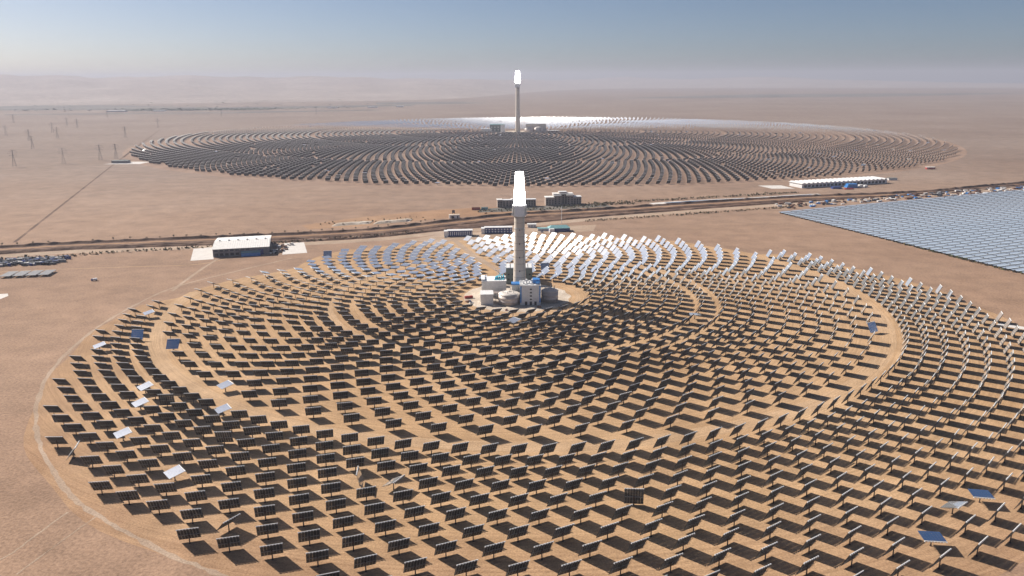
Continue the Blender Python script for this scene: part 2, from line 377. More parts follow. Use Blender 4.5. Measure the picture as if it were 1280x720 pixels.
# distant dunes and mountains
def hills():
    na, nr = 220, 40
    az = np.linspace(R(-44), R(44), na)
    V = []
    def fbm(x, y):
        s = 0
        for k, (f, a) in enumerate(((1, .5), (2.1, .25), (4.3, .14), (8.9, .08), (17, .05))):
            s += a * math.sin(x * f + 1.7 * k + 1.3 * math.sin(y * f * .7 + k)) * math.cos(y * f * 1.1 - k * 2.1 + math.sin(x * f * .5))
        return s
    for j in range(nr):
        for i, a in enumerate(az):
            d = math.degrees(a)
            wl = 1 / (1 + math.exp((d - 1.5) / 2.2))               # left range strength
            r0 = 9000 * wl + 19000 * (1 - wl); r1 = 16500 * wl + 27000 * (1 - wl)
            t = j / (nr - 1); r = r0 + (r1 - r0 + 2200) * t
            x, y = r * math.sin(a), r * math.cos(a)
            up = min(1, max(0, t * 1.12)); up = up * up * (3 - 2 * up)
            Hl = 305 - 4.0 * max(0, d + 22) + 14 * math.sin(d * .6 + 2.0) + 9 * math.sin(d * 1.7)
            Hr = 150 + 85 * math.exp(-((d - 8) / 3.2) ** 2) + 95 * math.exp(-((d - 17) / 3.0) ** 2) - max(0, d - 20) * 12
            Hh = Hl * wl + max(20, Hr) * (1 - wl)
            z = Hh * up * (1 + 0.35 * fbm(x * .0011, y * .0011) * (1 - .6 * up)) + 26 * fbm(x * .004, y * .004) * up
            if t > 0.93: z *= (1 - t) / 0.07
            if j == 0: z = -2
            V.append((x, y, max(z, -2)))
    F = [(j * na + i, j * na + i + 1, (j + 1) * na + i + 1, (j + 1) * na + i) for j in range(nr - 1) for i in range(na - 1)]
    me = bpy.data.meshes.new('hills'); me.from_pydata(V, [], F); me.materials.append(M['hill'])
    for p in me.polygons: p.use_smooth = True
    return tag(obj('hills', me), None, None, None, 'structure')
hills()

# ---------------------------------------------------------------- heliostats
PW, PH, HC, OFF = 11.0, 9.5, 5.2, 0.55      # mirror width, height, pylon height, offset of mirror in front of the pylon
def frame_from_normal(n):
    n = n.normalized()
    u = Vector((0, 0, 1)).cross(n)
    u = Vector((1, 0, 0)) if u.length < 1e-3 else u.normalized()
    v = n.cross(u)
    return Matrix(((u.x, v.x, n.x), (u.y, v.y, n.y), (u.z, v.z, n.z)))
def track_normal(x, y, target):
    t = (Vector(target) - Vector((x, y, HC))).normalized()
    return (t + SUN).normalized()

def mirror_panel_mesh():
    b = MB(); nx, ny = 7, 5; px, py = PW / nx, PH / ny
    for i in range(nx):
        for j in range(ny):
            cx, cy = -PW / 2 + px * (i + .5), -PH / 2 + py * (j + .5)
            cant = Matrix.Translation((cx, cy, 0)) @ Matrix.Rotation(-cy * .0016 + rnd.uniform(-.003, .003), 4, 'X') @ Matrix.Rotation(cx * .0016 + rnd.uniform(-.003, .003), 4, 'Y')
            b.box((0, 0, 0), (px - .05, py - .06, .04), mat=cant)
    me = b.mesh('mirror_panel', [M['back'], M['mirror']])
    for p in me.polygons:
        if p.normal.z > .9: p.material_index = 1
    return me
def frame_mesh():
    b = MB()
    b.cyl((-PW / 2 + .4, 0, -.5), (PW / 2 - .4, 0, -.5), .22, n=8)
    for i in range(8):
        x = -PW / 2 + .25 + (PW - .5) * i / 7
        top, low = PH / 2 + .42, -PH / 2 - .1
        b.bar((x, low, -.09), (x, top, -.09), .10)
        b.bar((x, low + .1, -.16), (x, -.6, -.80), .08); b.bar((x, .6, -.80), (x, top - .05, -.16), .08); b.bar((x, -.6, -.8), (x, .6, -.8), .08)
        for y0, z0, y1, z1 in ((-3.2, -.1, -2.4, -.5), (-2.4, -.5, -1.4, -.1), (-1.4, -.1, -.6, -.8), (.6, -.8, 1.4, -.1), (1.4, -.1, 2.4, -.5), (2.4, -.5, 3.2, -.1)):
            b.bar((x, y0, z0), (x, y1, z1), .06)
    for y in (-PH / 2 + .5, PH / 2 - .5):
        b.box((0, y, -.17), (PW - .4, .09, .07))
    b.cyl((-PW / 2 + .05, PH / 2 + .30, -.12), (PW / 2 - .05, PH / 2 + .30, -.12), .2, n=8, mi=1)  # added white bar, imitates reflected light along the top of the back
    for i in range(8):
        x = -PW / 2 + .25 + (PW - .5) * i / 7; b.cyl((x - .28, PH / 2 + .38, -.3), (x + .28, PH / 2 + .38, -.3), .36, n=8, mi=1)  # added white knobs, the same glint shaped onto the rib tips
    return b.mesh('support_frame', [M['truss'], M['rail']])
def pylon_mesh():
    b = MB(); b.cyl((0, 0, 0), (0, 0, .35), .55, .55, 10); b.cyl((0, 0, .35), (0, 0, HC - .35), .34, .28, 10)
    return b.mesh('pylon', M['pylon'])
def drive_mesh():
    b = MB(); b.cyl((0, 0, HC - .4), (0, 0, HC + .12), .42, .42, 10); b.box((0, 0, HC + .2), (.75, .6, .45)); b.box((.5, 0, HC - .25), (.35, .4, .4))
    return b.mesh('drive_unit', M['pylon'])
SKYTINT = mirror_panel_mesh(); SKYTINT.materials[1] = M['skytint']
ME = dict(mirror_panel=mirror_panel_mesh(), support_frame=frame_mesh(), pylon=pylon_mesh(), drive_unit=drive_mesh())
def make_heliostat():
    root = bpy.data.objects.new('heliostat', None); col.objects.link(root); root.empty_display_size = 1
    for k in ('pylon', 'drive_unit', 'support_frame', 'mirror_panel'): obj(k, ME[k], root)
    return root
PROTO = make_heliostat()
USED = [False]
def place_heliostat(x, y, n, label, group):
    if not USED[0]: r = PROTO; USED[0] = True
    else:
        r = PROTO.copy(); col.objects.link(r)
        for ch in PROTO.children:
            c = ch.copy(); col.objects.link(c); c.parent = r
    r.location = (x, y, 0)
    tag(r, label, 'heliostat', group)
    Rm = frame_from_normal(n)
    yaw = math.atan2(n.x, -n.y) if abs(n.z) < .99 else 0
    for c in r.children:
        k = c.name.split('.')[0]
        if k == 'mirror_panel' and 'blue' in label.split(',')[0]: c.data = SKYTINT
        if k in ('mirror_panel', 'support_frame'):
            c.matrix_local = Matrix.Translation(Vector((0, 0, HC)) + n * OFF) @ Rm.to_4x4()
        elif k == 'drive_unit': c.rotation_euler = (0, 0, yaw)
    return r

# near field layout: rings round the tower
near = []       # (x, y, ringname index, angle, r)
OUT = [387.7, 403.3, 418.6, 435.0, 451.0, 467.2, 483.3, 499.0, 514.9, 531.0, 547.0]
INN = [359.5, 343.4, 327.5, 312.4, 298.0, 282.8, 265.9, 249.4, 235.0, 219.5]
CORE = [197.0, 175.0, 158.5, 141.5, 124.5, 108.5, 94.0, 79.5]
def blocked(x, y, r):
    # access road
    ax_, ay_ = TX, TY; bx_, by_ = -92.5, 1169.0
    L = math.hypot(bx_ - ax_, by_ - ay_); ux, uy = (bx_ - ax_) / L, (by_ - ay_) / L
    t = (x - ax_) * ux + (y - ay_) * uy; d = abs((x - ax_) * uy - (y - ay_) * ux)
    if t > 0 and d < 9.5: return True
    if math.hypot(x - 8, y - 912) < 24: return True
    return False
def ringpts(r, step, ph, zone, k):
    n = int(round(360 / step)); out = []
    for i in range(n):
        a = ph + i * 360.0 / n; a = (a + 180) % 360 - 180
        if r > rmax(a): continue
        if zone == 'out' and not (-92 < a < 121): continue
        x, y = pol(r, a)
        if blocked(x, y, r): continue
        out.append((a, x, y))
    out.sort()
    for a, x, y in out: near.append([x, y, zone, k, a, r])
for k, r in enumerate(OUT): ringpts(r, 360 / 129.0, -.72 if k % 2 == 0 else .67, 'out', k)
for k, r in enumerate(INN): ringpts(r, 360 / 70.0, .85 if k % 2 == 0 else -1.72, 'inn', k)
for k, r in enumerate(CORE):
    n = round(2 * math.pi * r / 17.6); ringpts(r, 360 / n, (.9 if k % 2 == 0 else .9 + 180 / n), 'core', k)

def to_px(x, y, z):
    d = Vector((x, y, z - CAM_H)); X = d.dot(ax); Y = d.dot(ay); Z = d.dot(fw)
    return 640 + FPX * X / Z, 360 + FPX * Y / Z, Z
NT = (TX, TY, 120.0)
def elev(az, el): return Vector((math.sin(R(az)) * math.cos(R(el)), math.cos(R(az)) * math.cos(R(el)), math.sin(R(el))))
SPECIAL = [  # ground position, mirror normal, label
    ((-304, 671), elev(176, 42), 'deep blue heliostat turned face on, beside the left curve of the ring road'),
    ((-205, 434), elev(-132, 78.5), 'white sky-facing heliostat lying flat among dark ones, nearest the lower left edge'),
    ((-262, 487.5), elev(-132, 78.5), 'pale flat-lying heliostat near the left edge, second white one from the front'),
    ((-274.6, 540.8), elev(-132, 78.5), 'bright white flat-lying heliostat left of the ring road, below its narrow white twin'),
    ((-285.5, 573), elev(-132, 75), 'narrow white flat-lying heliostat just outside the ring road on the left'),
    ((-221.6, 572.7), elev(-132, 78.5), 'white flat heliostat casting a diamond shadow onto the ring road, left side'),
    ((-213, 529), elev(-132, 78.5), 'white flat-lying heliostat in first row outside the road, lower left'),
    ((-377, 679), elev(-125, 76), 'white flat heliostat at the far left rim under a lone dark one'),
    ((-378, 782), elev(-125, 76), 'small white flat heliostat at the upper left rim of the field'),
    ((180.7, 753.6), elev(-10, 84), 'shiny flat heliostat standing beside the inner road right of the tower'),
    ((-4.9, 746), elev(-132, 78.5), 'white flat heliostat just in front of the tower yard'),
    ((263, 399), elev(0, 89), 'sky blue flat heliostat at lower right, the farther of two'),
    ((213.6, 356.7), elev(0, 89), 'sky blue flat heliostat at lower right, the nearer of two'),
    ((68, 400), elev(4, 2), 'upright heliostat showing its whole steel-framed back, right of centre foreground'),
    ((-91.6, 426), elev(84, 14), 'upright heliostat turned edge on, thin white mirror in the foreground'),
    ((-70.6, 426), elev(-62, 62), 'oddly tilted dark heliostat beside the thin white upright one'),
    ((-153, 377.6), elev(-58, 44), 'dark heliostat twisted away from its row in the lower left'),
    ((-286, 470), elev(-105, 40), 'steeply leaning heliostat at the left rim by the boundary track'),
    ((243.7, 390.6), elev(-40, 66), 'low tilted heliostat with sunlit top edge, left of the blue flat ones'),
    ((-256, 1052), elev(176, 40), 'deep blue heliostat upright at the far left top of the field'),
    ((37.3, 962.5), elev(170, 38), 'blue heliostat among white ones just behind the tower'),
    ((-348.4, 695.5), elev(178, 30), 'dim slate blue heliostat at the left rim'),
    ((-261.4, 555.5), elev(-6, 12), 'upright heliostat with dark ribbed back left of the ring road'),
    ((347, 722), elev(150, 30), 'lone white heliostat facing forward at the right curve of the ring road'),
    ((-193.7, 485.4), elev(-4, 20), 'upright heliostat with blue-grey ribbed back, lower left'),
]
spec = {}
for (px_, py_), nrm, lab in SPECIAL:
    best = min(range(len(near)), key=lambda i: (near[i][0] - px_) ** 2 + (near[i][1] - py_) ** 2 + (1e9 if i in spec else 0))
    spec[best] = (nrm, lab)
inview = []
for i, (x, y, zone, k, a, r) in enumerate(near):
    px_, py_, Z = to_px(x, y, HC)
    if -4 < px_ < 1284 and -4 < py_ < 724:
        d = math.hypot(x, y) 
        inview.append((d * (0.62 if i in spec else 1.0), i))
inview.sort()
chosen = {i for _, i in inview[:300]}
vis = {i for _, i in inview}
def ordn(n):
    return '%d%s' % (n, 'th' if 10 < n % 100 < 14 else {1: 'st', 2: 'nd', 3: 'rd'}.get(n % 10, 'th'))
NUMW = ['first', 'second', 'third', 'fourth', 'fifth', 'sixth', 'seventh', 'eighth', 'ninth', 'tenth', 'eleventh']
order = {}
cnt = {}
for i, (x, y, zone, k, a, r) in enumerate(near):
    if i in vis and abs(a) < 125:
        cnt[(zone, k)] = cnt.get((zone, k), 0) + 1; order[i] = cnt[(zone, k)]
rest = []
for i, (x, y, zone, k, a, r) in enumerate(near):
    px_, py_, Z = to_px(x, y, HC)
    if not (-90 < px_ < 1370 and py_ < 790): continue
    n = spec[i][0] if i in spec else track_normal(x, y, NT)
    n = (n + Vector((rnd.gauss(0, .013), rnd.gauss(0, .013), rnd.gauss(0, .013)))).normalized()
    if i in chosen:
        if i in spec: lab = spec[i][1]
        elif zone == 'out': lab = 'dark-backed heliostat, %s from the left in the %s row outside the ring road' % (ordn(order[i]), NUMW[k])
        else: lab = 'dark-backed heliostat, %s from the left in the %s row inside the ring road' % (ordn(order[i]), NUMW[k])
        place_heliostat(x, y, n, lab, 'heliostats in rings around the near tower')
    else: rest.append((x, y, n, 0))

# far field layout
FT = (FX, FY, 235.0)
ZONES = [130, 215, 350, 560, 900, 1400, 2200]
r = 130.0; k = 0
for zi in range(6):
    z0_, z1_ = ZONES[zi], ZONES[zi + 1]
    n = int(2 * math.pi * z0_ / 18.5); zph = rnd.random()
    if zi > 0: r += 10
    while r < z1_:
        ph = zph + 0.5 * (k % 2)
        for i in range(n):
            a = 2 * math.pi * (i + ph) / n
            x, y = FX + r * math.sin(a), FY - r * math.cos(a)
            if ((x - FC[0]) / FR) ** 2 + ((y - FC[1]) / FRY) ** 2 > 1: continue
            px_, py_, Z = to_px(x, y, HC)
            if not (-60 < px_ < 1340): continue
            q = rnd.random()
            if q < .012: nrm = elev(rnd.uniform(0, 360), rnd.uniform(55, 89))
            elif q < .02: continue
            else: nrm = track_normal(x, y, FT) + Vector((rnd.gauss(0, .015), rnd.gauss(0, .015), rnd.gauss(0, .015)))
            rest.append((x, y, nrm.normalized(), 1))
        r += 17.5 + 9.5 * min(1, r / 1400.0); k += 1

def stuff_heliostats(items):
    def tmpl(level):
        b = MB()
        if level == 0:
            b.box((0, 0, 0), (PW, PH, .06))
            for i in range(8):
                x = -PW / 2 + .2 + (PW - .4) * i / 7
                b.box((x, .2, -.28), (.10, PH + .5, .42), mi=2)
            b.box((0, 0, -.62), (PW - .8, .4, .3), mi=2)
            b.cyl((-PW / 2 + .05, PH / 2 + .30, -.12), (PW / 2 - .05, PH / 2 + .30, -.12), .27, n=6, mi=4, cap=False)  # added glint bar on the simpler heliostats
        else:
            b.box((0, 0, 0), (PW, PH * .92, .2)); b.box((0, PH * .48, -.2), (PW, .55, .6), mi=4)  # second box is an added white strip imitating glints
        me = b.mesh('t', [M['back']])
        V = np.array([v.co[:] for v in me.vertices]); F = [tuple(p.vertices) for p in me.polygons]; MI = [p.material_index for p in me.polygons]
        for q, p in enumerate(me.polygons):
            if MI[q] == 0 and p.normal.z > .9: MI[q] = 1
        bpy.data.meshes.remove(me)
        b = MB(); b.cyl((0, 0, 0), (0, 0, HC), .34, .28, 5 if level == 0 else 3, cap=False); me = b.mesh('t', [M['back']])
        PV = np.array([v.co[:] for v in me.vertices]); PF = [tuple(p.vertices) for p in me.polygons]; bpy.data.meshes.remove(me)
        return V, np.array(F), MI, PV, np.array(PF)
    TT = [tmpl(0), tmpl(1)]
    VV, FF, MM = [], [], []; base = 0
    for x, y, n, lv in items:
        V, F, MI, PV, PF = TT[lv]
        Rm = np.array(frame_from_normal(n)); c = np.array((x, y, HC)) + np.array(n) * OFF
        VV.append(V @ Rm.T + c); FF.append(F + base); MM += MI; base += len(V)
        VV.append(PV + np.array((x, y, 0))); FF.append(PF + base); MM += [3] * len(PF); base += len(PV)
    verts = np.concatenate(VV); faces = np.concatenate(FF)
    me = bpy.data.meshes.new('heliostat_field')
    me.vertices.add(len(verts)); me.vertices.foreach_set('co', verts.astype(np.float32).ravel())
    me.loops.add(faces.size); me.loops.foreach_set('vertex_index', faces.astype(np.int32).ravel())
    me.polygons.add(len(faces)); me.polygons.foreach_set('loop_start', np.arange(0, faces.size, 4, dtype=np.int32))
    me.polygons.foreach_set('material_index', np.array(MM, dtype=np.int32))
    me.polygons.foreach_set('use_smooth', np.zeros(len(faces), dtype=bool))
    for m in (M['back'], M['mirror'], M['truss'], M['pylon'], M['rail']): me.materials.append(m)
    me.update(calc_edges=True); me.validate()
    return me
tag(obj('heliostat_field', stuff_heliostats(rest)), 'thousands of smaller-looking heliostats in rings around both towers', 'heliostats', None, 'stuff')
print('near', len(near), 'inview', len(inview), 'rest', len(rest))

# ---------------------------------------------------------------- towers
def solar_tower(loc, H, rb, rt, z0, z1, label, hot, fat=1.0):
    t = thing('solar_tower', loc, label, 'tower', None)
    b = MB(); prof = []
    for i in range(25):
        f = i / 24; z = z0 * f; r = rt + (rb - rt) * (1 - f) ** 1.25; prof.append((r, z))
    b.lathe(prof, 40); sh = b.build('shaft', M['concrete'], t)
    b = MB()
    b.box((0, -rb - .05, 2.2), (3.0, .5, 4.2)); b.build('door', M['dkblue'], sh)
    for q in range(5):
        f = (q + 1) / 6.0; z = z0 * f; r = rt + (rb - rt) * (1 - f) ** 1.25
        w_ = MB(); w_.box((0, -r - .02, z), (1.1, .5, 1.6)); w_.build('window', M['dark'], sh)
    for q in range(1, 12):
        z = z0 * q / 12; r = rt + (rb - rt) * (1 - q / 12) ** 1.25
        j = MB(); j.lathe([(r + .01, z), (r + .09, z + .05), (r + .09, z + .45), (r + .01, z + .5)], 40); j.build('pour_joint', M['joint'], sh)
    j = MB(); j.bar((rb * .72, -rb * .72, 0), (rt * .74, -rt * .74, z0 - 1), .5); j.build('ladder', M['steel'], sh)
    b = MB(); b.lathe([(rt + .35, z0 - 14), (rt + .35, z0 - 13.2)], 40); b.build('walkway', M['steel'], sh)
    # panelled white housing below the receiver, four wings with gaps
    hb = MB(); s = rt * 1.42
    hb.lathe([(rt + .6, z0 - .6), (s * .98, z0), (s * .90, z1 - .4), (rt, z1)], 8, smooth=False)
    hs = hb.build('receiver_housing', M['white'], t, rz=R(22.5))
    for a in range(4):
        p = MB(); an = a * math.pi / 2
        p.box((0, 0, 0), (s * 1.15, .5, z1 - z0 - .6), mat=Matrix.Translation((0, -s * .95, (z0 + z1) / 2)) @ Matrix.Rotation(R(-5), 4, 'X')); p.build('shield_panel', M['white'], t, rz=an)
    rc = MB(); rr_ = rt * .83
    L_ = H - z1; rc.lathe([(s * .76, z1 + .02), (s * .78 * fat, z1 + L_ * .12), (rr_ * 1.28 * fat, z1 + L_ * .36), (rr_ * 1.06 * fat, z1 + L_ * .62), (rr_ * fat, H - 3.6), (rr_ * .92, H - 3.2), (rr_ * .92, H)], 32)  # flared and widened: glare around the receiver built into its glowing shape
    rc.build('receiver', hot, t)
    cr_ = MB(); cr_.box((rr_ * .3, 0, H + .35), (rr_ * .9, .8, .7)); cr_.bar((0, 0, H), (0, 0, H + 3), .25); cr_.build('roof_crane', M['steel'], t)
    return t
solar_tower((TX, TY, 0), 138.0, 7.6, 5.6, 91.0, 103.0, 'tall pale concrete tower with a blazing white top, in the near mirror field', M['hot'])
solar_tower((FX, FY, 0), 268.0, 11.5, 8.5, 196.0, 214.0, 'distant concrete tower with a blazing white top, in the far mirror field', M['hot'], 1.35)

# ---------------------------------------------------------------- buildings
def windows(root, n, w_, h_, x0, x1, y, zs, rz=0.0, mat='glass', frame=None, d=.25, axis='x'):
    b = MB(); b.box((0, 0, 0), (w_, d, h_) if axis == 'x' else (d, w_, h_)); me = b.mesh('window', M[mat])
    for z in zs:
        for i in range(n):
            x = x0 + (x1 - x0) * ((i + .5) / n)
            obj('window', me, root, (x, y, z) if axis == 'x' else (y, x, z))

# block west of the tower
t = thing('boiler_building', (-20.5, 860, 0), 'white two-tone boiler house with cyan ducts on its roof, left of the near tower', 'building', None, R(3))
b = MB(); b.box((0, 0, 8.6), (27, 22, 17.2)); b.box((0, -11.15, 9.6), (27.1, .3, .5)); wl = b.build('wall', M['offw'], t)
b = MB(); b.box((0, 0, 17.5), (27.8, 22.8, .6)); b.box((-12, 0, 18.6), (4, 20, 2.0)); b.build('roof', M['white'], t)
windows(wl, 3, 1.6, 1.6, -9, 9, -13.6, (4, 8, 12, 15), axis='y', mat='dark')
b = MB()
for i in range(5): b.bar((1 + i * 2.4, -8, 17.8), (3.5 + i * 2.0, 8, 18.6 + (i % 3)), 1.1); b.box((2 + i * 2.3, -3 + i, 19.0), (1.3, 3.2, 2.6 + i % 2))
b.build('duct', M['cyan'], t)
t = thing('annex', (-27.3, 823.5, 0), 'small white annex with a flat roof in front of the boiler house', 'building', None, R(3))
b = MB(); b.box((0, 0, 5.6), (13.5, 17, 11.2)); wl = b.build('wall', M['offw'], t)
b = MB(); b.box((0, 0, 11.45), (14.1, 17.6, .5)); b.build('roof', M['greyw'], t)
windows(wl, 3, 1.2, 1.4, -7, 7, -6.85, (3, 7.5), axis='y', mat='dark')
t = thing('pipe_rack', (-15, 837, 0), 'low rack of rusty pipes between the boiler house and the left tank', 'pipework')
b = MB()
for i in range(5): b.bar((-6 + i * 3, -4, 0), (-6 + i * 3, -4, 7), .5); b.bar((-6 + i * 3, 4, 0), (-6 + i * 3, 4, 7), .5); b.bar((-6 + i * 3, -4, 7), (-6 + i * 3, 4, 7), .5)
b.build('rack', M['steel'], t)
b = MB()
for i in range(4): b.cyl((-8, -3 + i * 2, 7.6), (8, -3 + i * 2, 7.6), .6, n=8)
b.build('pipe', M['tank'], t)
def tank(loc, r, h, dome, label, top):
    t = thing('storage_tank', loc, label, 'tank', 'molten salt storage tanks at the near tower')
    MB().lathe([(r, 0), (r, h * .33), (r + .08, h * .335), (r + .08, h * .36), (r, h * .365), (r, h * .66), (r + .08, h * .665), (r + .08, h * .69), (r, h * .695), (r, h)], 48).build('shell', M['tank'], t)
    rf = MB().lathe([(r + .25, h), (r + .25, h + .4), (r * .8, h + dome * .55), (r * .4, h + dome * .92), (1.2, h + dome), (1.2, h + dome + .8)], 48).build('roof', top, t)
    b = MB()
    for i in range(6):
        a = i * 1.05 + .3; b.cyl((r * .6 * math.cos(a), r * .6 * math.sin(a), h + dome * .6), (r * .6 * math.cos(a), r * .6 * math.sin(a), h + dome + 2.2), .35, n=6)
    b.build('vent', M['steel'], rf)
    return t
tank((-3.2, 820, 0), 11.3, 11.0, 2.6, 'wide round storage tank with pale roof left of the steam building', M['tanktop'])
tank((41.0, 829, 0), 9.2, 11.5, 3.0, 'round storage tank with dark domed roof right of the steam building', M['tank'])
t = thing('steam_building', (19.6, 823, 0), 'square grey-white steam building with blue rooftop ducts before the tower', 'building')
b = MB(); b.box((0, 0, 10.8), (22, 21, 21.6)); wl = b.build('wall', M['greyw'], t)
b = MB(); b.box((0, -10.3, 21.8), (22.4, .7, 1.0)); b.box((0, 10.3, 21.8), (22.4, .7, 1.0)); b.box((-10.9, 0, 21.8), (.6, 20, 1.0)); b.box((10.9, 0, 21.8), (.6, 20, 1.0)); b.build('parapet', M['white'], t)
for z in (6.5, 10.3, 14.0, 17.6):
    w_ = MB(); w_.box((.5, -10.6, z), (2.2, .3, 1.5)); w_.build('window', M['dark'], wl)
for x in (-4.6, 0.4, 5.4):
    w_ = MB(); w_.box((x, -10.6, 2.2), (2.4, .3, 4.0)); w_.build('door', M['dark'], wl)
b = MB(); b.box((-10.2, -10.62, 12), (1.6, .3, 18)); b.box((10.2, -10.62, 12), (1.6, .3, 18)); b.build('trim', M['blue'], wl)
b = MB(); b.box((6.5, 2, 24.2), (7.5, 9, 4.2)); b.box((8, -5, 23.2), (4, 3, 2.4)); b.build('duct', M['blue'], t)
b = MB()
for i in range(4): b.box((-7 + i * 3.1, -2 + (i % 2) * 3, 23.3 + (i % 2) * .6), (1.8, 2.4, 3.2 + (i % 2)))
b.build('rooftop_unit', M['white'], t)
t = thing('duct_house', (4.2, 829, 0), 'small block with blue sloping roof between the left tank and steam building', 'building')
MB().box((0, 6, 8.8), (9, 8, 17.6)).build('wall', M['steel'], t)
b = MB(); b.box((0, 6, 18.6), (10, 9, 1.6)); b.build('roof', M['blue'], t)
t = thing('condenser_building', (8.5, 914, 0), 'large grey-green building standing right behind the near tower', 'building')
b = MB(); b.box((0, 0, 9.5), (31, 24, 19)); wl = b.build('wall', M['dteal'], t)
b = MB()
for i in range(6): b.box((-13 + i * 5.2, 0, 19.5), (4.2, 22, 1.0))
b.build('roof', M['greyw'], t)
windows(wl, 6, 2.2, 2.0, -15, 15, -12.1, (6, 12), mat='dark')
t = thing('gate_frame', (-15.5, 905, 0), 'curved pale steel pipe frame left of the building behind the tower', 'pipework')
b = MB()
for i in range(12):
    a0, a1 = math.pi * i / 12 * .6, math.pi * (i + 1) / 12 * .6
    b.bar((-6 + 7 * math.sin(a0), 0, 12 + 7 * math.cos(a0) - 2), (-6 + 7 * math.sin(a1), 0, 12 + 7 * math.cos(a1) - 2), .8)
b.bar((0.6, 0, 0), (.6, 0, 9), .8); b.build('pipe', M['tanktop'], t)
b = MB()
for i in range(14):
    x, y = rnd.uniform(-52, 55), rnd.uniform(800, 838)
    if -40 < x < 52 and y > 805: continue
    b.box((x, y, .8), (rnd.uniform(1.5, 4), rnd.uniform(1.5, 5), 1.6), rnd.uniform(0, 3))
tag(b.build('loose_crate', M['rust']), 'scattered brown crates around the rim of the tower yard', 'crates', None, 'stuff')
t = thing('shipping_container', (-48, 842, 0), 'small red container at the left side of the tower yard', 'container', None, R(20))
b = MB(); b.box((0, 0, 1.3), (9, 2.6, 2.6))
for i in range(14): b.box((-4.2 + i * .65, -1.35, 1.3), (.3, .12, 2.3))
b.build('body', M['red'], t); MB().box((4.55, 0, 1.3), (.12, 2.3, 2.3)).build('door', M['rust'], t)

def rail(t, x0, x1, y0, y1, z):
    b = MB()
    for (a, c) in (((x0, y0), (x1, y0)), ((x1, y0), (x1, y1)), ((x1, y1), (x0, y1)), ((x0, y1), (x0, y0))):
        b.bar((*a, z + 1.1), (*c, z + 1.1), .15)
        L = math.hypot(c[0] - a[0], c[1] - a[1]); n = int(L / 2.5)
        for q in range(n): b.bar((a[0] + (c[0] - a[0]) * q / n, a[1] + (c[1] - a[1]) * q / n, z), (a[0] + (c[0] - a[0]) * q / n, a[1] + (c[1] - a[1]) * q / n, z + 1.1), .12)
    b.build('railing', M['steel'], t)
for o_ in [o for o in list(col.objects) if o.name.split('.')[0] == 'steam_building']: rail(o_, -10.5, 10.5, -10, 10, 22.2)
for o_ in [o for o in list(col.objects) if o.name.split('.')[0] == 'boiler_building']: rail(o_, -13, 13, -10.8, 10.8, 17.8)
t = thing('pipe_bridge', (12, 838, 0), 'pipe bridge running from the steam building back to the tower foot', 'pipework')
b = MB()
for y in (-4, 2, 8): b.bar((-2.5, y, 0), (-2.5, y, 9), .5); b.bar((2.5, y, 0), (2.5, y, 9), .5); b.bar((-2.5, y, 9), (2.5, y, 9), .5)
b.build('trestle', M['steel'], t)
b = MB()
for x in (-1.8, -.6, .6, 1.8): b.cyl((x, -5, 9.7), (x, 10, 9.7), .45, n=8)
b.build('pipe', M['tanktop'], t)
t = thing('cooling_unit', (-26, 894, 0), 'row of air coolers behind the boiler house', 'cooler')
for i in range(3):
    b = MB(); b.box((i * 7, 0, 4.5), (6, 9, 3)); 
    for sx in (-2.4, 2.4):
        for sy in (-3.8, 3.8): b.bar((i * 7 + sx, sy, 0), (i * 7 + sx, sy, 3.2), .35)
    u_ = b.build('casing', M['greyw'], t)
    MB().cyl((i * 7, 0, 6.0), (i * 7, 0, 6.9), 2.3, n=20).build('fan_ring', M['dark'], u_)
wm2 = MB().cyl((0, -.13, 0), (0, .13, 0), .38, n=12).mesh('wheel', M['dark'])
for i, (x, y, rz_, m_, cn) in enumerate(((-44, 822, .4, 'white', 'white'), (-47, 829, .5, 'dkblue', 'dark blue'), (52, 806, 2.2, 'greyw', 'silver grey'), (-6, 794, 1.4, 'red', 'red'), (-101, 1186, .1, 'offw', 'cream'), (-52, 1199, 1.6, 'dark', 'black'), (48, 1226, .2, 'blue', 'bright blue'))):
    near_ = 'on the near tower yard' if i < 4 else 'outside the blue office blocks'
    t = thing('parked_car', (x, y, .05), '%s car parked %s' % (cn, near_), 'car', 'parked cars', rz_)
    bd = MB().box((0, 0, .62), (4.4, 1.8, .62)).build('body', M[m_], t)
    b = MB(); v_ = [(-1.5, -.82, .93), (1.2, -.82, .93), (1.2, .82, .93), (-1.5, .82, .93), (-1.1, -.7, 1.5), (.6, -.7, 1.5), (.6, .7, 1.5), (-1.1, .7, 1.5)]
    for f_ in ((0, 1, 5, 4), (1, 2, 6, 5), (2, 3, 7, 6), (3, 0, 4, 7), (4, 5, 6, 7)): b.poly([v_[q] for q in f_])
    b.build('cabin', M['glass'], t)
    for sx in (-1.4, 1.4):
        for sy in (-.86, .86): obj('wheel', wm2, t, (sx, sy, .38))

# far tower plant
def plain_block(name, loc, dims, wall, roof, label, cat='building', rz=0.0, group=None, wins=None, ledge=.6, winmat='glass'):
    t = thing(name, loc, label, cat, group, rz)
    b = MB(); b.box((0, 0, dims[2] / 2), dims); wl = b.build('wall', M[wall], t)
    b = MB(); b.box((0, 0, dims[2] + ledge / 2), (dims[0] + ledge * 2, dims[1] + ledge * 2, ledge)); b.build('roof', M[roof], t)
    if wins:
        n, ww, wh, zs = wins
        windows(wl, n, ww, wh, -dims[0] / 2, dims[0] / 2, -dims[1] / 2 - .1, zs, mat=winmat, d=.4)
    return t
plain_block('boiler_building', (-66, 3655, 0), (60, 40, 34), 'dteal', 'teal', 'teal-roofed plant block left of the distant tower', wins=(4, 5, 4, (10, 22)), winmat='greyw')
plain_block('steam_building', (-38, 3612, 0), (19, 22, 36), 'white', 'teal', 'white square block standing between the teal block and distant tower')
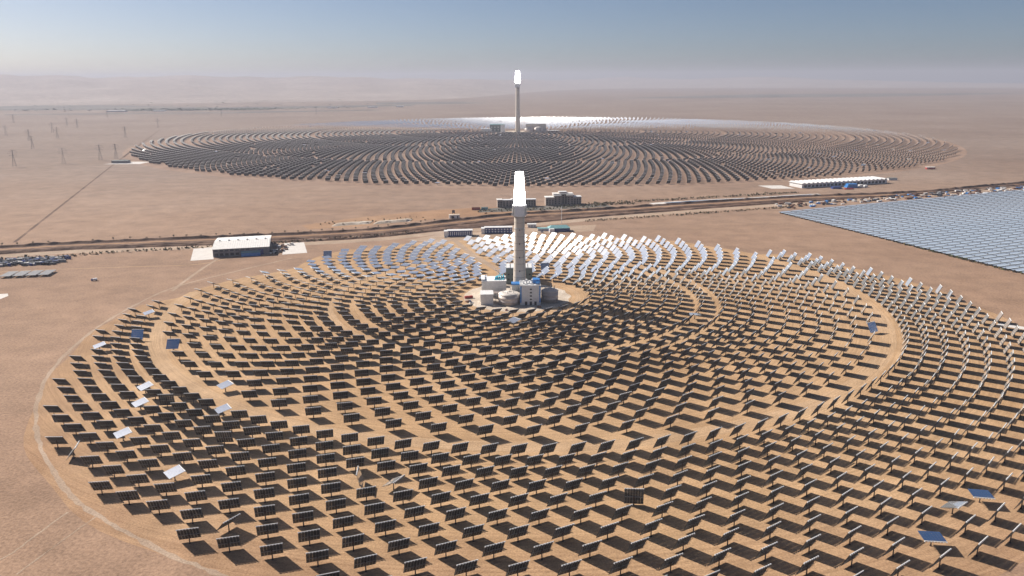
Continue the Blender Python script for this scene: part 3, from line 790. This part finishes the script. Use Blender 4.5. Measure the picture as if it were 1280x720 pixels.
plain_block('annex', (-112, 3640, 0), (46, 24, 15), 'offw', 'greyw', 'low white annex at the left end of the distant plant')
plain_block('condenser_building', (112, 3660, 0), (92, 34, 34), 'tank', 'dteal', 'long plant block with dark flat roof right of the distant tower')
for i, (x, lab) in enumerate(((78, 'left round tank below the dark roofed block at the distant tower'), (122, 'right round tank below the dark roofed block at the distant tower'))):
    t = thing('storage_tank', (x, 3612, 0), lab, 'tank', 'storage tanks at the distant tower')
    MB().lathe([(18, 0), (18, 20)], 32).build('shell', M['tank'], t); MB().lathe([(18.4, 20), (12, 23), (2, 25)], 32).build('roof', M['tanktop'], t)
plain_block('storage_shed', (190, 3590, 0), (50, 20, 9), 'rust', 'white', 'low shed right of the distant plant')
sheet('tower_yard', [(FX + 150 * math.cos(R(a)) * 1.1, FY + 95 * math.sin(R(a)) - 5) for a in range(0, 360, 8)], 0.12, M['padc'])

# offices by the highway
AZ1 = math.atan2(1205.7 - 1187.5, -59.2 + 93.9)
plain_block('office_building', (-80, 1203, 0), (38, 12, 8.6), 'dkblue', 'greyw', 'long office block with blue and white striped front, left of the access gate road', rz=R(5), wins=(13, 1.3, 5.6, (4.4,)), winmat='white')
plain_block('office_building', (-21, 1226, 0), (43, 12, 8.8), 'dkblue', 'greyw', 'blue office block with two rows of white windows, just left of the near tower shaft', rz=R(3), wins=(9, 2.6, 2.1, (2.6, 6.2)), winmat='white')
for x, y, s, lab in ((-101, 1200, 6, 'white gable block against the left end of the striped office'), (-45, 1222, 5, 'white stair block between the two blue offices')):
    plain_block('stair_block', (x, y, 0), (s, 12, 8), 'white', 'greyw', lab)
plain_block('guard_house', (33, 1272, 0), (14, 9, 5), 'greyw', 'greyw', 'small grey building just right of the near tower shaft', wins=(3, 1.4, 1.4, (2.6,)))
t = thing('workshop', (75, 1238, 0), 'workshop with teal hipped roof and blue wall right of the near tower', 'building', None, R(6))
b = MB(); b.box((0, 0, 2.8), (33, 15, 5.6)); b.build('wall', M['dkblue'], t)
b = MB(); b.poly([(-17.5, -8.5, 5.6), (17.5, -8.5, 5.6), (12, 0, 9.6), (-12, 0, 9.6)]); b.poly([(17.5, 8.5, 5.6), (-17.5, 8.5, 5.6), (-12, 0, 9.6), (12, 0, 9.6)])
b.poly([(17.5, -8.5, 5.6), (17.5, 8.5, 5.6), (12, 0, 9.6)]); b.poly([(-17.5, 8.5, 5.6), (-17.5, -8.5, 5.6), (-12, 0, 9.6)]); b.poly([(-17.5, -8.5, 5.6), (-17.5, 8.5, 5.6), (17.5, 8.5, 5.6), (17.5, -8.5, 5.6)]); b.build('roof', M['teal'], t)
b = MB(); b.box((-13, -10.5, 2.9), (8, 6, 5.6)); b.build('porch', M['white'], t)
plain_block('storage_shed', (50, 1243, 0), (17, 8, 3.4), 'greyw', 'teal', 'low pale shed just left of the teal workshop')
t = thing('flagpole', (83.2, 1299, 0), 'tall thin white pole beside the teal workshop', 'pole')
MB().cyl((0, 0, 0), (0, 0, 28), .42, .3, 8).build('pole', M['white'], t); MB().box((0, 0, 28.4), (2.2, 1, .8)).build('lamp_head', M['white'], t)

# masonry hotels
def hotel(loc, segs, label, rz):
    t = thing('hotel_building', loc, label, 'building', None, rz)
    for i, (x, y, wx, wy, h) in enumerate(segs):
        b = MB(); b.box((x, y, h / 2), (wx, wy, h)); wl = b.build('wing', M['brick'], t)
        b = MB(); b.box((x, y, h + .5), (wx + 1.4, wy + 1.4, 1.0)); b.build('roof', M['greyw'] if i % 2 else M['offw'], wl)
        n = max(2, int(wx / 5.0)); zs = [3 + 3.6 * q for q in range(int((h - 2) / 3.6))]
        me_ = MB().box((0, 0, 0), (2.4, .4, 2.2)).mesh('window', M['dark'])
        for z in zs:
            for q in range(n): obj('window', me_, wl, (x - wx / 2 + wx * (q + .5) / n, y - wy / 2 - .15, z))
hotel((99, 1512, 0), [(-27, -4, 16, 18, 15), (27, 2, 15, 18, 14.5), (0, 6, 38, 16, 20), (-12, -1, 14, 15, 18), (13, 0, 13, 15, 18), (0, 8, 14, 12, 23)], 'large tan hotel with stepped wings right of the near receiver', R(5))
hotel((7, 1486, 0), [(-30, 0, 9, 14, 14), (-16, 0, 18, 12, 13), (6, 2, 26, 12, 14), (29, 2, 20, 12, 13)], 'long tan hotel partly behind the glowing near receiver', R(7))
MBt = MB(); MBt.box((0, 0, 2), (10, 3.2, 4))
t = thing('storage_shed', (-66, 1452, 0), 'long dark red shed left of the long hotel', 'shed', None, R(2))
MB().box((0, 0, 2.2), (15, 7, 4.4)).build('wall', M['red'], t); MB().box((0, 0, 4.6), (15.6, 7.6, .4)).build('roof', M['rust'], t)
t = thing('storage_shed', (-50, 1454, 0), 'grey-green shed at the right end of the red one', 'shed', None, R(2))
MB().box((0, 0, 2.0), (12, 7, 4.0)).build('wall', M['teal'], t); MB().box((0, 0, 4.2), (12.6, 7.6, .4)).build('roof', M['dteal'], t)
t = thing('water_tank', (-104, 1401, 0), 'dark box tank on legs left of the sheds by the highway', 'tank')
b = MB()
for sx in (-1, 1):
    for sy in (-1, 1): b.bar((sx * 1.8, sy * 1.8, 0), (sx * 1.8, sy * 1.8, 3.0), .5)
b.build('leg', M['rust'], t); MB().box((0, 0, 5.2), (4.8, 4.6, 4.4)).build('tank', M['dark'], t); MB().box((0, 0, 7.6), (5.2, 5, .4)).build('lid', M['rust'], t)
t = thing('house', (-100, 1364, 0), 'small sand-coloured house with dark doorway by the highway', 'house', None, R(8))
wl = MB().box((0, 0, 2.8), (18, 9, 5.6)).build('wall', M['offw'], t)
MB().box((0, 0, 5.8), (19, 10, .5)).build('roof', M['padc'], t); MB().box((-3, -4.6, 2.2), (5, .3, 4.2)).build('door', M['dark'], t); MB().box((5.5, -4.6, 2.2), (2, .3, 4.2)).build('door', M['dark'], t)
# long white spoil strips by the highway
def mound(pts, h, label):
    b = MB(); n = len(pts)
    L = []
    for i, (x, y, wd) in enumerate(pts):
        hh = h * (0.3 if i in (0, n - 1) else 1) * rnd.uniform(.8, 1.1)
        L.append([b.bm.verts.new(v) for v in ((x - 1, y - wd / 2, 0), (x, y - wd / 5, hh), (x + 1, y + wd / 5, hh * .9), (x + 1, y + wd / 2, 0))])
    for a, c in zip(L, L[1:]):
        for q in range(3): b.bm.faces.new((a[q], c[q], c[q + 1], a[q + 1]))
    tag(b.build('sand_heap', M['padc']), label, 'sand heap', 'pale sand heaps by the highway')
mound([(-297 + i * 6.5, 1300 + i * 2.5, 26) for i in range(10)], 3.0, 'long pale sand heap north of the highway, the left one')
mound([(-231 + i * 6.5, 1316 + i * 2.9, 26) for i in range(10)], 3.2, 'long pale sand heap north of the highway, the right one')

# warehouse at the left edge of the field
WA = math.atan2(18.3, 70.7)
t = thing('warehouse', (-384, 1107, 0), 'long warehouse with white sloping roof left of the near field', 'warehouse', None, WA)
b = MB(); b.box((0, 0, 5.5), (74, 84, 11)); wl = b.build('wall', M['shadowcloth'], t)
b = MB()
v = [(-38, -43.5, 11.1), (38, -43.5, 11.1), (38, 0, 14.5), (-38, 0, 14.5), (38, 43.5, 11.1), (-38, 43.5, 11.1)]
b.poly([v[0], v[1], v[2], v[3]]); b.poly([v[3], v[2], v[4], v[5]]); b.poly([v[1], v[4], v[2]]); b.poly([v[0], v[3], v[5]]); b.poly([v[0], v[5], v[4], v[1]])
rf = b.build('roof', M['offw'], t)
for i in range(7):
    MB().box((-33 + i * 11, 0, 14.6), (.35, 87, .25)).build('seam', M['greyw'], rf) if False else None
b = MB()
for i in range(25): b.bar((-37 + i * 3.08, -43.3, 11.35), (-37 + i * 3.08, 0, 14.72), .18)
b.build('ridge_seam', M['white'], rf)
windows(wl, 7, 4.6, 2.0, -36, 12, -42.1, (8.6,), mat='glass', d=.3); windows(wl, 7, 4.6, 3.4, -36, 12, -42.1, (3.2,), mat='dark', d=.3)
b = MB()
for i in range(6): b.box((-31 + i * 12.4, 0, 15.2), (2.4, 2.4, 1.4))
b.build('roof_vent', M['greyw'], rf)
MB().box((26, -42.2, 4.0), (7, .4, 7.5)).build('door', M['dkblue'], wl)
t = thing('lean_to', (-360.5, 1066.5, 0), 'blue lean-to shed against the front of the long warehouse', 'shed', None, WA)
MB().box((0, 0, 2.4), (25, 7, 4.8)).build('wall', M['blue'], t)
b = MB(); b.poly([(-13, -4.4, 4.9), (13, -4.4, 4.9), (13, 3.6, 6.6), (-13, 3.6, 6.6)]); b.build('roof', M['teal'], t)
b = MB()
for i in range(26):
    b.box((rnd.uniform(-9, 9), rnd.uniform(-30, 34), rnd.uniform(.6, 2.2)), (rnd.uniform(1, 4), rnd.uniform(2, 7), rnd.uniform(1.2, 4.5)), rnd.uniform(0, 3), mi=rnd.choice((0, 1, 2)))
o = b.build('building_material', [M['rust'], M['offw'], M['dark']]); o.location = (-331, 1108, 0); tag(o, 'heap of crates and building material right of the warehouse', 'material heap', None, 'stuff')

# long assembly hall on the right
HA = math.atan2(1793.5 - 1718.5, 841.1 - 620.4)
HA = R(15)
t = thing('assembly_hall', (737, 1778, 0), 'very long low hall with white ribbed roof on the right before the far field', 'warehouse', None, math.atan2(75, 221))
wl = MB().box((0, 0, 4.6), (232, 42, 9.2)).build('wall', M['greyw'], t)
rf = MB().box((0, 0, 9.6), (236, 45, .8)).build('roof', M['offw'], t)
me_ = MB().box((0, 0, 0), (5.5, 44, 1.6)).mesh('roof_light', M['white'])
for i in range(20): obj('roof_light', me_, rf, (-111 + i * 11.7, 0, 10.7))
windows(wl, 22, 6.5, 5, -112, 112, -21.1, (4.0,), mat='dark', d=.4)
def stack(x, y, dims, mat, label, rz=0.0, n=3, group='stacks in front of the long hall', cat='stack'):
    t = thing('material_stack', (x, y, 0), label, cat, group, rz)
    for q in range(n):
        h = dims[2] / n
        MB().box((rnd.uniform(-.6, .6), rnd.uniform(-.6, .6), h * (q + .5)), (dims[0] * (1 - .08 * q), dims[1] * (1 - .08 * q), h * .9)).build('layer', M[mat], t)
stack(745, 1728, (24, 16, 8.5), 'blue', 'big bright blue stack leaning near the middle of the long hall')
stack(706, 1712, (22, 12, 4), 'dkblue', 'low dark blue stack in front of the long hall, left of the bright one')
stack(728, 1700, (20, 6, 2.5), 'red', 'low red stack in front of the long hall')
stack(766, 1730, (10, 10, 6), 'offw', 'pale stack right of the bright blue one at the long hall')
stack(778, 1734, (7, 10, 4.5), 'greyw', 'grey stack at the right of the row by the long hall')
plain_block('storage_shed', (893, 1854, 0), (20, 9, 4.5), 'greyw', 'dteal', 'small isolated shed in the desert right of the long hall')
plain_block('storage_shed', (1096, 2075, 0), (22, 9, 5), 'red', 'offw', 'small isolated reddish shed beyond the long hall at the right')
plain_block('storage_shed', (-1150, 2345, 0), (46, 22, 7), 'shadowcloth', 'dteal', 'lone dark shed by the desert line at the left tip of the far field')
sheet('concrete_apron', [(-1185, 2310), (-1080, 2312), (-1075, 2375), (-1130, 2380)], 0.1, M['slab'])

# flat dark covers and stacked frames at the far left
for i in range(4):
    x = -627 + i * 14.4
    t = thing('solar_array', (x, 957 + i * 2.4, 0), 'dark solar array table at the far left, %s of four from the left' % NUMW[i], 'solar array', 'four dark arrays in a row', R(9))
    b = MB()
    for q in range(4): b.box((0, -10 + q * 6.8, 2.6), (12.6, 6.4, .25), 0)
    b.build('panel', M['shadowcloth'], t)
    b = MB()
    for sx in (-5, 5):
        for sy in (-12, -4, 4, 12): b.bar((sx, sy, 0), (sx, sy, 2.5), .4)
    b.build('support', M['steel'], t)
b = MB()
for i in range(330):
    f = rnd.random(); x = -700 + 95 * f + rnd.uniform(-4, 4); y = 1002 + 16 * f + rnd.uniform(0, 44)
    b.box((x, y, rnd.uniform(1, 2)), (rnd.uniform(2, 7), rnd.uniform(1, 3), rnd.uniform(2, 4)), rnd.uniform(-.2, .5), mi=rnd.choice((0, 0, 0, 1, 2, 3)))
tag(b.build('stacked_frames', [M['dark'], M['dkblue'], M['shadowcloth'], M['offw']]), 'dense yard of dark stacked mirror frames at the left edge', 'frames', None, 'stuff')
# parked truck in the desert at the left
t = thing('parked_truck', (-507, 930, 0), 'small white-topped truck alone on the sand at the left', 'truck', None, R(25))
MB().box((0.6, 0, 1.9), (4.6, 2.3, 2.2)).build('cargo_box', M['white'], t)
cb = MB().box((-2.9, 0, 1.5), (1.9, 2.2, 2.0)).build('cab', M['dkblue'], t); MB().box((-3.87, 0, 1.9), (.06, 1.9, .8)).build('windscreen', M['glass'], cb)
wm = MB().cyl((0, -.15, 0), (0, .15, 0), .5, n=14).mesh('wheel', M['dark'])
for x in (-2.7, 1.9):
    for y in (-1.05, 1.05): obj('wheel', wm, t, (x, y, .5))
MB().box((-.3, 0, .7), (6.6, 1.6, .25)).build('chassis', M['dark'], t)

# ---------------------------------------------------------------- vegetation and rubble lines
def bush(b, x, y, z, r, h, mi=0):
    for q in range(7):
        a, e = rnd.uniform(0, 6.28), rnd.uniform(0, 1)
        c = Vector((x + r * .6 * math.cos(a) * rnd.random(), y + r * .6 * math.sin(a) * rnd.random(), z + h * (.2 + .7 * e)))
        s = r * rnd.uniform(.35, .7)
        pts = [c + Vector((rnd.gauss(0, s), rnd.gauss(0, s), rnd.gauss(0, s * .8))) for _ in range(4)]
        for tri in ((0, 1, 2), (0, 2, 3), (1, 2, 3)): b.poly([pts[k_] for k_ in tri], mi)
def veg_row(name, pts, step, off, r, h, label, p=.85):
    b = MB(); L = cl(pts)
    for a, c in zip(L, L[1:]):
        d = math.hypot(c[0] - a[0], c[1] - a[1]); n = max(1, int(d / step))
        for q in range(n):
            if rnd.random() > p: continue
            f = q / n; hh = h * rnd.uniform(.5, 1.4)
            bush(b, a[0] + (c[0] - a[0]) * f + rnd.gauss(0, .8), a[1] + (c[1] - a[1]) * f + rnd.gauss(0, off), 0, r * rnd.uniform(.6, 1.3), hh, rnd.choice((0, 1)))
    tag(b.build(name, [M['leaf'], M['dryleaf']]), label, 'shrubs', None, 'stuff')
veg_row('shrub_row', [(-700, 1052), (-620, 1066), (-564, 1090), (-463, 1120), (-334, 1157), (-199, 1207), (-135, 1238)], 2.6, 3.0, 1.6, 2.6, 'line of dusty shrubs along the near verge of the highway, left half')
veg_row('shrub_row', [(125, 1322), (297, 1380), (456, 1436), (520, 1462)], 3.0, 2.0, 1.6, 2.6, 'line of dusty shrubs along the near verge of the highway, right half')
veg_row('shrub_row', [(156, 1512), (347, 1570), (480, 1612), (600, 1650)], 2.2, 5.0, 1.8, 3.0, 'greenish shrub belt between canal and desert on the right')
veg_row('shrub_row', [(-60, 1430), (60, 1455), (185, 1490)], 2.5, 9.0, 1.8, 2.6, 'garden shrubs in front of the two hotels')
veg_row('shrub_row', [(-320, 1310), (-220, 1345), (-140, 1370)], 5.0, 14.0, 1.6, 2.2, 'scattered dry scrub around the pale sand heaps')
veg_row('shrub_row', [(90, 1480), (150, 1500), (240, 1520)], 1.6, 7.0, 1.8, 2.6, 'rubble and dry scrub left end of the canal')
veg_row('shrub_row', [(560, 1145), (600, 1010), (625, 935)], 3.0, 2.5, 1.8, 2.2, 'dark scrub along the near edge of the collector field', .7)
# trees lining the far kerb
def tree_meshes():
    b = MB()
    for q in range(60):
        a, e = rnd.uniform(0, 6.28), rnd.uniform(-1, 1); rr_ = rnd.uniform(.3, 1) ** .5
        c = Vector((1.7 * rr_ * math.cos(a) * math.sqrt(1 - e * e), 1.7 * rr_ * math.sin(a) * math.sqrt(1 - e * e), 4.0 + 1.7 * rr_ * e)); s = .35
        pts = [c + Vector((rnd.gauss(0, s), rnd.gauss(0, s), rnd.gauss(0, s))) for _ in range(3)]; b.poly(pts)
    cm = b.mesh('crown', M['leaf'])
    b = MB(); b.cyl((0, 0, 0), (0, 0, 3.2), .22, .12, 6); b.bar((0, 0, 2.4), (.8, .3, 4.0), .1); b.bar((0, 0, 2.6), (-.7, .4, 4.2), .1)
    return cm, b.mesh('trunk', M['bark'])
cm, tm = tree_meshes()
TL = cl(top_); nT = 0; acc = 0
for a, c in zip(TL, TL[1:]):
    d = math.hypot(c[0] - a[0], c[1] - a[1]); acc_pts = int(d / 16)
    for q in range(acc_pts):
        x = a[0] + (c[0] - a[0]) * q / acc_pts; y = a[1] + (c[1] - a[1]) * q / acc_pts + 5
        px_, py_, Z = to_px(x, y, 0)
        if not (0 < px_ < 560): continue
        nT += 1
        r_ = thing('roadside_tree', (x, y + rnd.gauss(0, 1.0), 0), 'small dark roadside tree, %s from the left along the far kerb of the highway' % ordn(nT), 'tree', 'young trees along the far kerb', rnd.uniform(0, 6))
        r_.scale = (1, 1, rnd.uniform(.7, 1.1))
        obj('crown', cm, r_); obj('trunk', tm, r_)
print('trees', nT)
# construction yard along the top edge of the collector field
b = MB()
for i in range(260):
    f = rnd.random(); x = 500 + 700 * f; y = 1432 + 262 * f + rnd.uniform(8, 62)
    s = rnd.uniform(.6, 1.3)
    b.box((x, y, 1.2 * s), (rnd.uniform(3, 11) * s, rnd.uniform(2, 5) * s, 2.4 * s), rnd.uniform(-.3, .8), mi=rnd.choice((0, 0, 1, 1, 2, 3, 3, 2, 3, 4)))
tag(b.build('construction_material', [M['offw'], M['greyw'], M['dark'], M['rust'], M['blue']]), 'clutter of sheds, crates and parts between highway and collector field', 'material', None, 'stuff')

# ---------------------------------------------------------------- collector field on the right
ux = Vector((.915, .403, 0)).normalized(); vx = Vector((.309, -.951, 0)).normalized()
c0 = Vector((476.0, 1398.0, 0)) + vx * 8
def collector_meshes():
    ap, dep, sag, n = 11.6, 24.3, 0.75, 8
    NMOD = 34
    b = MB(); prev = None
    for m in range(NMOD):
        x0 = m * 26.0 + (0 if m % 7 else 0); x1 = x0 + dep
        A, Bv, A2, B2 = [], [], [], []
        for i in range(n + 1):
            s = -1 + 2 * i / n; y = s * ap / 2; z = sag * s * s + 1.9
            A.append(b.bm.verts.new((x0, y, z))); Bv.append(b.bm.verts.new((x1, y, z))); A2.append(b.bm.verts.new((x0, y, z - .12))); B2.append(b.bm.verts.new((x1, y, z - .12)))
        for i in range(n):
            b.bm.faces.new((A[i], Bv[i], Bv[i + 1], A[i + 1])).material_index = 0
            b.bm.faces.new((A2[i], A2[i + 1], B2[i + 1], B2[i])).material_index = 1
        for L_ in ((A, A2), (B2, Bv)):
            for i in range(n): b.bm.faces.new((L_[0][i], L_[0][i + 1], L_[1][i + 1], L_[1][i])).material_index = 1
    me1 = b.mesh('mirror_trough', [M['trough'], M['back']])
    b = MB(); prof = [(-.9, 1.0)]
    for m in range(NMOD):
        x = m * 26 - .7
        prof += [(x - .3, 1.0), (x - .3, 0), (x + .3, 0), (x + .3, 1.0)]
    prof = prof[1:] + [(NMOD * 26 - 1, 1.0), (NMOD * 26 - 1, 1.5)]
    for m in reversed(range(NMOD)):
        x = m * 26 - .7
        prof += [(x + .5, 1.5), (x + .5, 3.0), (x - .5, 3.0), (x - .5, 1.5)]
    A = [b.bm.verts.new((x, -.3, z)) for x, z in prof]; Bv = [b.bm.verts.new((x, .3, z)) for x, z in prof]
    n_ = len(prof)
    for q in range(n_): b.bm.faces.new((A[q], A[(q + 1) % n_], Bv[(q + 1) % n_], Bv[q]))
    b.bm.faces.new(A[::-1]); b.bm.faces.new(Bv)
    me2 = b.mesh('support_frame', M['pylon'])
    b = MB(); b.cyl((0, 0, 4.6), (NMOD * 26, 0, 4.6), .16, n=6); me3 = b.mesh('receiver_tube', M['greyw'])
    return me1, me2, me3
m1, m2, m3 = collector_meshes()
rz = math.atan2(ux.y, ux.x)
for i in range(44):
    p = c0 + vx * 13.3 * i
    t = thing('collector_row', p, 'long pale blue mirror trough row, %s counted from the highway side of the collector field' % ordn(i + 1), 'solar collector', 'parabolic collector rows', rz)
    for nme, me_ in (('mirror_trough', m1), ('support_frame', m2), ('receiver_tube', m3)):
        o = obj(nme, me_, t)
        if nme == 'mirror_trough': o.rotation_euler = (R(-2), 0, 0)

# ---------------------------------------------------------------- power line towers on the left
def pylon_tower_meshes():
    b = MB(); H = 46.0
    def w_(z): return 4.2 * (1 - z / 34) + .7 if z < 34 else .7
    zs = [0, 7, 13, 18.5, 23.5, 28, 32, 36, 40, H]
    for z0, z1 in zip(zs, zs[1:]):
        a, c = w_(z0), w_(z1)
        for sx, sy in ((-1, -1), (1, -1), (1, 1), (-1, 1)): b.bar((sx * a, sy * a, z0), (sx * c, sy * c, z1), .28)
        for (p, q) in (((-1, -1), (1, -1)), ((1, -1), (1, 1)), ((1, 1), (-1, 1)), ((-1, 1), (-1, -1))):
            b.bar((p[0] * a, p[1] * a, z0), (q[0] * c, q[1] * c, z1), .15); b.bar((q[0] * a, q[1] * a, z0), (p[0] * c, p[1] * c, z1), .15)
    body = b.mesh('lattice_frame', M['greyw2'])
    arms = []
    for z, l in ((31, 10), (37, 12.5), (43, 8.5)):
        b = MB()
        for s in (-1, 1):
            b.bar((0, -.6, z), (s * l, 0, z + .4), .35); b.bar((0, .6, z), (s * l, 0, z + .4), .35); b.bar((0, 0, z + 2.2), (s * l, 0, z + .4), .3); b.bar((s * l, 0, z + .4), (s * l, 0, z - 2.4), .3)
        arms.append(b.mesh('cross_arm', M['greyw2']))
    return body, arms
pb, pa = pylon_tower_meshes()
PYL = [(-1714, 2864), (-1957, 3256), (-2235, 3553), (-1915, 3386), (-2365, 4288), (-2229, 4136), (-1257, 2438), (-1224, 2470), (-1415, 2264), (-2145, 3759), (-1797, 4098), (-1640, 3412), (-1307, 2324), (-2900, 4700), (-2600, 5200), (-1900, 5300), (-1350, 5600)]
PYL.sort(key=lambda p: to_px(p[0], p[1], 20)[0])
k_ = 0
for (x, y) in PYL:
    px_ = to_px(x, y, 20)[0]
    if px_ < -20: continue
    k_ += 1
    t = thing('transmission_tower', (x, y, 0), 'faint lattice power pylon in the hazy desert, %s from the left' % ordn(k_), 'pylon', 'power pylons at the left', R(rnd.uniform(20, 60)))
    obj('lattice_frame', pb, t)
    for a_ in pa: obj('cross_arm', a_, t)
# far hamlet
for i, (x, y, wd, dp, h, m_) in enumerate([(-3050, 6260, 140, 50, 10, 'offw'), (-2750, 6330, 90, 40, 9, 'white'), (-1180, 6900, 80, 40, 10, 'offw'), (-960, 7000, 60, 40, 9, 'white'), (-1500, 6800, 80, 40, 9, 'offw')]):
    plain_block('farm_shed', (x, y, 0), (wd, dp, h), m_, 'white', 'tiny pale shed in the hazy distance, %s from the left' % NUMW[i], 'shed', 0, 'far sheds on the plain')
b = MB()
for i in range(1500):
    x = rnd.uniform(-6800, -1300); y = 6500 + rnd.gauss(0, 160) + (x + 4000) * .1 if rnd.random() < .6 else rnd.uniform(7000, 9500)
    if rnd.random() < .5: x = rnd.uniform(-3100, -1900); y = rnd.uniform(6350, 6750)
    s = rnd.uniform(7, 16)
    c = Vector((x, y, s * .3)); pts = [c + Vector((rnd.gauss(0, s), rnd.gauss(0, s), abs(rnd.gauss(0, s * .25)))) for _ in range(4)]
    for tri in ((0, 1, 2), (0, 2, 3), (1, 2, 3)): b.poly([pts[q] for q in tri])
tag(b.build('distant_trees', M['leaf']), 'hazy belt of trees at the foot of the dunes on the left', 'trees', None, 'stuff')

# ---------------------------------------------------------------- haze
b = MB(); b.box((0, 0, 221), (2 * G + 1500, 2 * G + 1500, 446))
hm = bpy.data.materials.new('haze_air'); hm.use_nodes = True
t = hm.node_tree; t.nodes.remove(t.nodes['Principled BSDF'])
pv = t.nodes.new('ShaderNodeVolumePrincipled'); pv.inputs['Color'].default_value = (0.62, 0.635, 0.74, 1); pv.inputs['Density'].default_value = HAZE_DENSITY; pv.inputs['Anisotropy'].default_value = 0.15
t.links.new(pv.outputs[0], t.nodes['Material Output'].inputs['Volume'])
tag(b.build('haze', hm), 'thin pale haze over the plain', 'haze', None, 'stuff')
